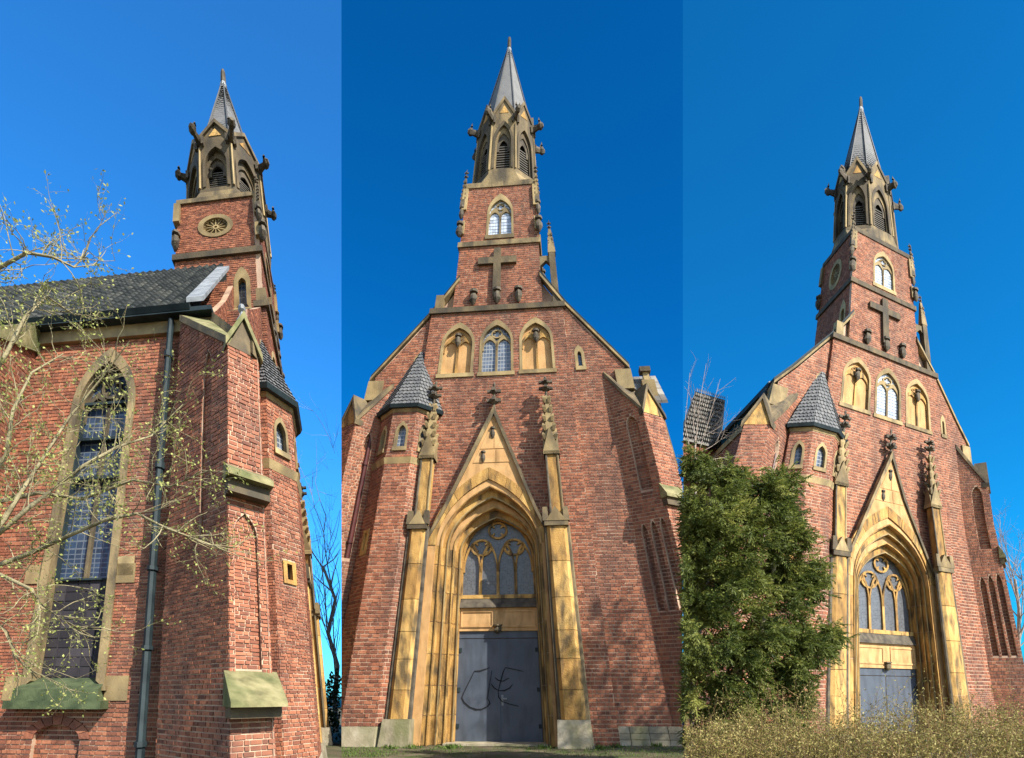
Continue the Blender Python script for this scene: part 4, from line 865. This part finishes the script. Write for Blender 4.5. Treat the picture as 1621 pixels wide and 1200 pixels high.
# ---------------------------------------------------------------- plants
def W3(x, y, Y): return Vector(((x - CX) / F * Y, Y, EYE + (HY - y) / F * Y))
def rv(): return Vector((random.gauss(0, 1), random.gauss(0, 1), random.gauss(0, 1)))
class Plant:
    def __init__(s, lo=-1e9, hi=1e9): s.V, s.F, s.r = [], [], []; s.LV, s.LF, s.lr = [], [], []; s.lo, s.hi = lo, hi
    def ok(s, p): x = CX + F * p[0] / p[1]; return s.lo < x < s.hi
    def tube(s, pts, r0, r1, n=5):
        pts = [p for p in pts]; 
        k = 0
        while k < len(pts) and s.ok(pts[k]): k += 1
        pts = pts[:k]
        if len(pts) < 2: return
        b = len(s.V); m = len(pts)
        for i, p in enumerate(pts):
            t = (pts[min(i + 1, m - 1)] - pts[max(i - 1, 0)]).normalized(); a = t.orthogonal().normalized(); c = t.cross(a); r = r0 + (r1 - r0) * i / (m - 1)
            for j in range(n): an = j * 2 * math.pi / n; s.V.append(p + (a * math.cos(an) + c * math.sin(an)) * r)
            if i:
                for j in range(n): s.F.append((b + (i - 1) * n + j, b + (i - 1) * n + (j + 1) % n, b + i * n + (j + 1) % n, b + i * n + j)); s.r.append(random.random())
    def leaf(s, p, d, L, w, rn=None):
        if not s.ok(p): return
        d = d.normalized(); a = d.cross(rv()).normalized(); nrm = d.cross(a); b = len(s.LV)
        s.LV += [p, p + d * L * .5 + a * w * .5 + nrm * w * .12, p + d * L, p + d * L * .5 - a * w * .5 + nrm * w * .12]; s.LF.append((b, b + 1, b + 2, b + 3)); s.lr.append(random.random() if rn is None else rn)
    def twig(s, p, d, L, r, lev, leaf=None, up=.15, seg=5, spread=.75, kids=(3, 5), wob=.22):
        pts = [p]; q_ = p.copy(); dd = d.normalized()
        for i in range(seg):
            dd = (dd + rv() * wob + Vector((0, 0, up * .3))).normalized(); q_ = q_ + dd * L / seg; pts.append(q_.copy())
        s.tube(pts, r, r * .45, 5 if lev > 1 else 3)
        if leaf and lev <= 1:
            for i in range(1, seg + 1):
                for _ in range(leaf[0]): s.leaf(pts[i] + rv() * .012, dd + rv() * .8, leaf[1] * random.uniform(.6, 1.3), leaf[2] * random.uniform(.6, 1.2))
        if lev > 0:
            for _ in range(random.randint(*kids)):
                i = random.randint(1, seg); s.twig(pts[i], dd + rv() * spread, L * random.uniform(.42, .68), r * .5, lev - 1, leaf, up, max(3, seg - 1), spread, kids, wob)
    def build(s, name, loc, bark, leafm, label, cat, wood='trunk', fol='crown', group=None):
        root = bpy.data.objects.new(name, None); col.objects.link(root); root.location = loc; root['wo'] = list(loc); tag(root, label, cat, group)
        if s.V: new_obj(wood, s.V, s.F, bark, root, s.r, smooth=True)
        if s.LV: new_obj(fol, s.LV, s.LF, leafm, root, s.lr)
        return root
# budding tree in front of the nave, its trunk left of the view
random.seed(21); t = Plant(-900, 470); Yt = 6.6
base = W3(-330, 1100, Yt); base.z = 0
fork = W3(-230, 930, Yt)
t.tube([base, base.lerp(fork, .5) + Vector((.05, 0, 0)), fork], .13, .10, 8)
limbs = [[(-30, 905), (50, 875), (100, 852), (167, 823), (217, 813), (267, 838), (333, 862), (372, 878)], [(-30, 872), (7, 823), (37, 773), (63, 733), (110, 660), (160, 600), (205, 540)], [(-20, 860), (50, 800), (133, 737), (187, 707), (240, 690), (290, 640)], [(-30, 440), (0, 423), (43, 400), (83, 407), (117, 423), (140, 400)], [(-20, 900), (50, 933), (67, 960), (110, 987), (150, 1010)], [(-30, 620), (10, 560), (40, 500), (75, 470), (120, 500)], [(-30, 780), (10, 720), (20, 650), (50, 590), (100, 560)], [(-30, 960), (10, 1000), (25, 1040), (60, 1075)], [(-30, 800), (60, 780), (130, 790), (210, 760), (270, 770), (330, 745)]]
for L in limbs:
    ph = random.uniform(0, 6); pts = [W3(x, y, Yt + .35 * math.sin(ph + i * .8)) for i, (x, y) in enumerate(L)]
    t.tube([fork.lerp(pts[0], f) for f in (0, .5)] + pts, .032, .006, 6)
    for i in range(1, len(pts)):
        for _ in range(5):
            p = pts[i - 1].lerp(pts[i], random.random()); d = (pts[i] - pts[i - 1]).normalized() + rv() * .6 + Vector((0, 0, .15))
            t.twig(p, d, random.uniform(.3, .65), .006, 2, (1, .034, .022), .1, 5, .7, (2, 3))
t.build('budding_tree', base, 'bark', 'bud_leaf', 'tree with small yellow-green buds, branches reaching across the tall nave window', 'tree')
# leafless trees behind
def bare(name, x, ytop, Y, lo, hi, label, seed, n=7, group=None):
    random.seed(seed); t = Plant(lo, hi); b = W3(x, 1100, Y); b.z = 0; H = EYE + (HY - ytop) / F * Y
    tr = [b + Vector((random.gauss(0, .05) * i, 0, H * .62 * i / 5)) for i in range(6)]
    t.tube(tr, H * .011, H * .005, 7)
    for i in range(n * 2):
        k = random.uniform(1.2, 5); p = tr[int(k)].lerp(tr[min(5, int(k) + 1)], k % 1)
        d = Vector((random.gauss(0, .6), random.gauss(0, .6), 1.1)); t.twig(p, d, H * random.uniform(.25, .40), H * .0028, 3, None, .35, 5, .5, (3, 4), .12)
    return t.build(name, b, 'grey_bark', None, label, 'tree', group=group)
bare('bare_tree', 532, 735, 27, -900, 539, 'leafless tree showing in the narrow gap right of the side-on church', 5)
bare('bare_tree', 1606, 775, 33, 1560, 1800, 'leafless tree behind the right edge of the obliquely seen church', 9)
# the leafless tree whose branch shadows fall on the wall right of the door
random.seed(13); t = Plant(); b = Vector((15.9, 9.3, 0)); tr = [b + Vector((.06 * i * (-1) ** i, .05 * i, 2.5 * i)) for i in range(6)]; t.tube(tr, .2, .1, 8)
for i in range(26):
    k = random.uniform(3.2, 5); p = tr[int(k)].lerp(tr[min(5, int(k) + 1)], k % 1); t.twig(p, Vector((random.gauss(0, .8), random.gauss(0, .8), .8)), random.uniform(2.2, 3.6), .085, 3, (2, .16, .09), .2, 5, .6, (3, 4), .15)
t.build('budding_tree', b, 'grey_bark', 'bud_leaf', 'tree out of view whose branch shadows dapple the wall right of the door', 'tree')
# twiggy sapling above the conifer
random.seed(31); t = Plant(1083, 1621); b = W3(1092, 1100, 14.6); b.z = 0; top = W3(1100, 690, 14.6)
t.tube([b, b.lerp(top, .5) + Vector((.1, 0, 0)), top], .05, .02, 6)
for tx, ty in ((1092, 590), (1118, 575), (1140, 600), (1150, 690), (1165, 660), (1175, 720), (1100, 640)):
    e = W3(tx, ty, 14.6 + random.uniform(-.4, .4)); p = b.lerp(top, random.uniform(.8, 1)); t.tube([p, p.lerp(e, .5) + rv() * .05, e], .014, .004, 4)
    for _ in range(6): q_ = p.lerp(e, random.uniform(.3, 1)); t.twig(q_, (e - p).normalized() + rv() * .5, random.uniform(.3, .7), .006, 1, None, .2, 4, .5, (2, 3), .12)
t.build('bare_sapling', b, 'grey_bark', None, 'thin leafless sapling poking up behind the green conifer', 'tree')
# conifer
random.seed(41); t = Plant(1081, 1400); Yc = 12.6
blobs = [(1100, 738, 18), (1160, 778, 20), (1236, 768, 13), (1252, 845, 16), (1286, 905, 15), (1308, 1008, 12), (1086, 850, 55), (1084, 960, 60), (1120, 800, 62), (1165, 850, 62), (1110, 900, 90), (1228, 815, 38), (1236, 880, 52), (1180, 960, 95), (1255, 925, 34), (1100, 1020, 110), (1205, 1040, 66), (1262, 1005, 26), (1120, 1120, 120), (1215, 1130, 62), (1285, 1030, 16), (1140, 745, 26), (1218, 785, 20), (1262, 1075, 26)]
cb = W3(1165, 1100, Yc); cb.z = 0
t.tube([cb, cb + Vector((.05, 0, 2.2)), cb + Vector((-.3, 0, 4.6))], .13, .04, 7); t.tube([cb + Vector((.05, 0, .6)), W3(1225, 900, Yc), W3(1226, 800, Yc)], .07, .02, 6)
for (x, y, r) in blobs:
    c = W3(x, y, Yc + random.uniform(-.4, .4)); R0 = r / F * Yc
    for _ in range(5): t.tube([cb + Vector((0, 0, min(4, max(.3, c.z - .5)))), c, c + rv().normalized() * R0 * .8], .02, .005, 4)
    for m in range(int(9 + 30 * R0 * R0)):                       # boughs: each a drooping fan of sprays
        n = rv().normalized(); n.y -= .25; rad = R0 * random.uniform(.35, 1.0)
        bp = c + Vector((n.x * rad, n.y * rad, n.z * rad * 1.05)); out = Vector((n.x, n.y, .15 + .35 * n.z)).normalized(); bt = random.gauss(.5, .16)
        for k in range(34):
            p = bp + rv() * .085 + out * random.uniform(-.12, .16)
            if p.z < .05 or not t.ok(p): continue
            d = (out + rv() * .45 + Vector((0, 0, random.uniform(-.9, .15)))).normalized(); side = d.cross(Vector((0, 0, 1)) + rv() * .4).normalized(); L = random.uniform(.13, .27); tone = min(1, max(0, random.gauss(bt, .14)))
            for j in range(7):
                f = (j + .5) / 7; sg = (-1) ** j; q_ = p + d * L * f + Vector((0, 0, -.10 * f * f * L))
                t.leaf(q_, d * .8 + side * sg * (1.0 - .5 * f) + Vector((0, 0, -.3)), L * (.55 - .3 * f), .030, tone + random.gauss(0, .07))
            t.leaf(p, d, L * 1.1, .026, tone)
t.build('conifer', cb, 'bark', 'thuja_leaf', 'shaggy green conifer covering the lower left of the obliquely seen church', 'conifer')
# dry hedge along the bottom right
random.seed(51); t = Plant(1083, 1700)
for k in range(1500):
    x = random.uniform(2.35, 8.6); y = random.uniform(8.4, 10.4); h = (1.30 - .10 * abs(y - 9.4) + .10 * math.sin(x * 2.1) + .08 * math.sin(x * 5.3)) * random.uniform(.68, 1.08)
    if x < 4.2: h *= .92
    p = Vector((x, y, 0)); 
    if not t.ok(p): continue
    tip = p + Vector((random.gauss(0, .16), random.gauss(0, .14), h)); mid = p.lerp(tip, .55) + rv() * .05
    if k % 3 == 0: t.tube([p, mid, tip], .007, .002, 3)
    for _ in range(3):
        a = mid.lerp(tip, random.random()); e = a + Vector((random.gauss(0, .14), random.gauss(0, .12), random.uniform(.02, .22))); t.tube([a, e], .003, .0015, 3)
        for _ in range(9): t.leaf(a.lerp(e, random.random()) + rv() * .02, rv() + Vector((0, 0, .4)), random.uniform(.025, .055), random.uniform(.012, .024))
for k in range(80):
    x = random.uniform(2.8, 8.2); p = Vector((x, 9.2, .9)); t.twig(p, Vector((random.gauss(0, .35), 0, 1)), random.uniform(.45, .85), .005, 1, (2, .035, .016), .2, 5, .5, (2, 3), .15)
t.build('hedge', Vector((5.4, 9.4, 0)), 'dry_twig', 'hedge_leaf', 'dry yellow-brown hedge along the foot of the obliquely seen church', 'hedge', 'twigs', 'leaves')
# evergreen shrub in the gap
random.seed(61); t = Plant(-900, 539); c0 = W3(548, 1130, 22)
for k in range(2600):
    n = rv().normalized() * random.uniform(.5, 1.0); p = Vector((c0.x + n.x * 1.0, c0.y + n.y * .8, 1.25 + n.z * 1.25)); t.leaf(p, n + rv() * .5, .13, .08)
t.tube([Vector((c0.x - .1, c0.y, 0)), Vector((c0.x - .15, c0.y, 1.6))], .05, .02, 5)
t.build('evergreen_shrub', Vector((c0.x - .1, c0.y, 0)), 'bark', 'ivy_leaf', 'dark evergreen shrub low in the gap right of the side-on church', 'shrub', 'stem', 'foliage')
# grass and weeds before the door
random.seed(71); t = Plant(541, 1081)
for k in range(9000):
    x = random.uniform(-5.4, 5.4); y = random.uniform(16.0, 19.0); px = CX + F * x / y
    dens = 1.0 if px < 615 + 20 * math.sin(y * 3) else (.5 if px > 925 else .10 + .25 * (math.sin(x * 2.3 + y) > .6))
    if random.random() > dens: continue
    h = random.uniform(.03, .09); t.leaf(Vector((x, y, 0)), Vector((random.gauss(0, .4), random.gauss(0, .4), 1)), h, .014)
for x, y in ((-3.6, 18.75), (-1.9, 18.8), (-1.7, 19.0), (2.6, 18.6), (3.2, 19.2), (4.4, 19.4), (-3.0, 18.9), (.9, 18.7)):
    for k in range(70): t.leaf(Vector((x + random.gauss(0, .14), y - abs(random.gauss(0, .1)), 0)), Vector((random.gauss(0, .6), random.gauss(0, .5), 1)), random.uniform(.06, .2), .03)
g = new_obj('grass', t.LV, t.LF, 'grass_blade', None, t.lr, 'stuff'); tag(g, 'short green grass and weeds before the church door', 'grass')
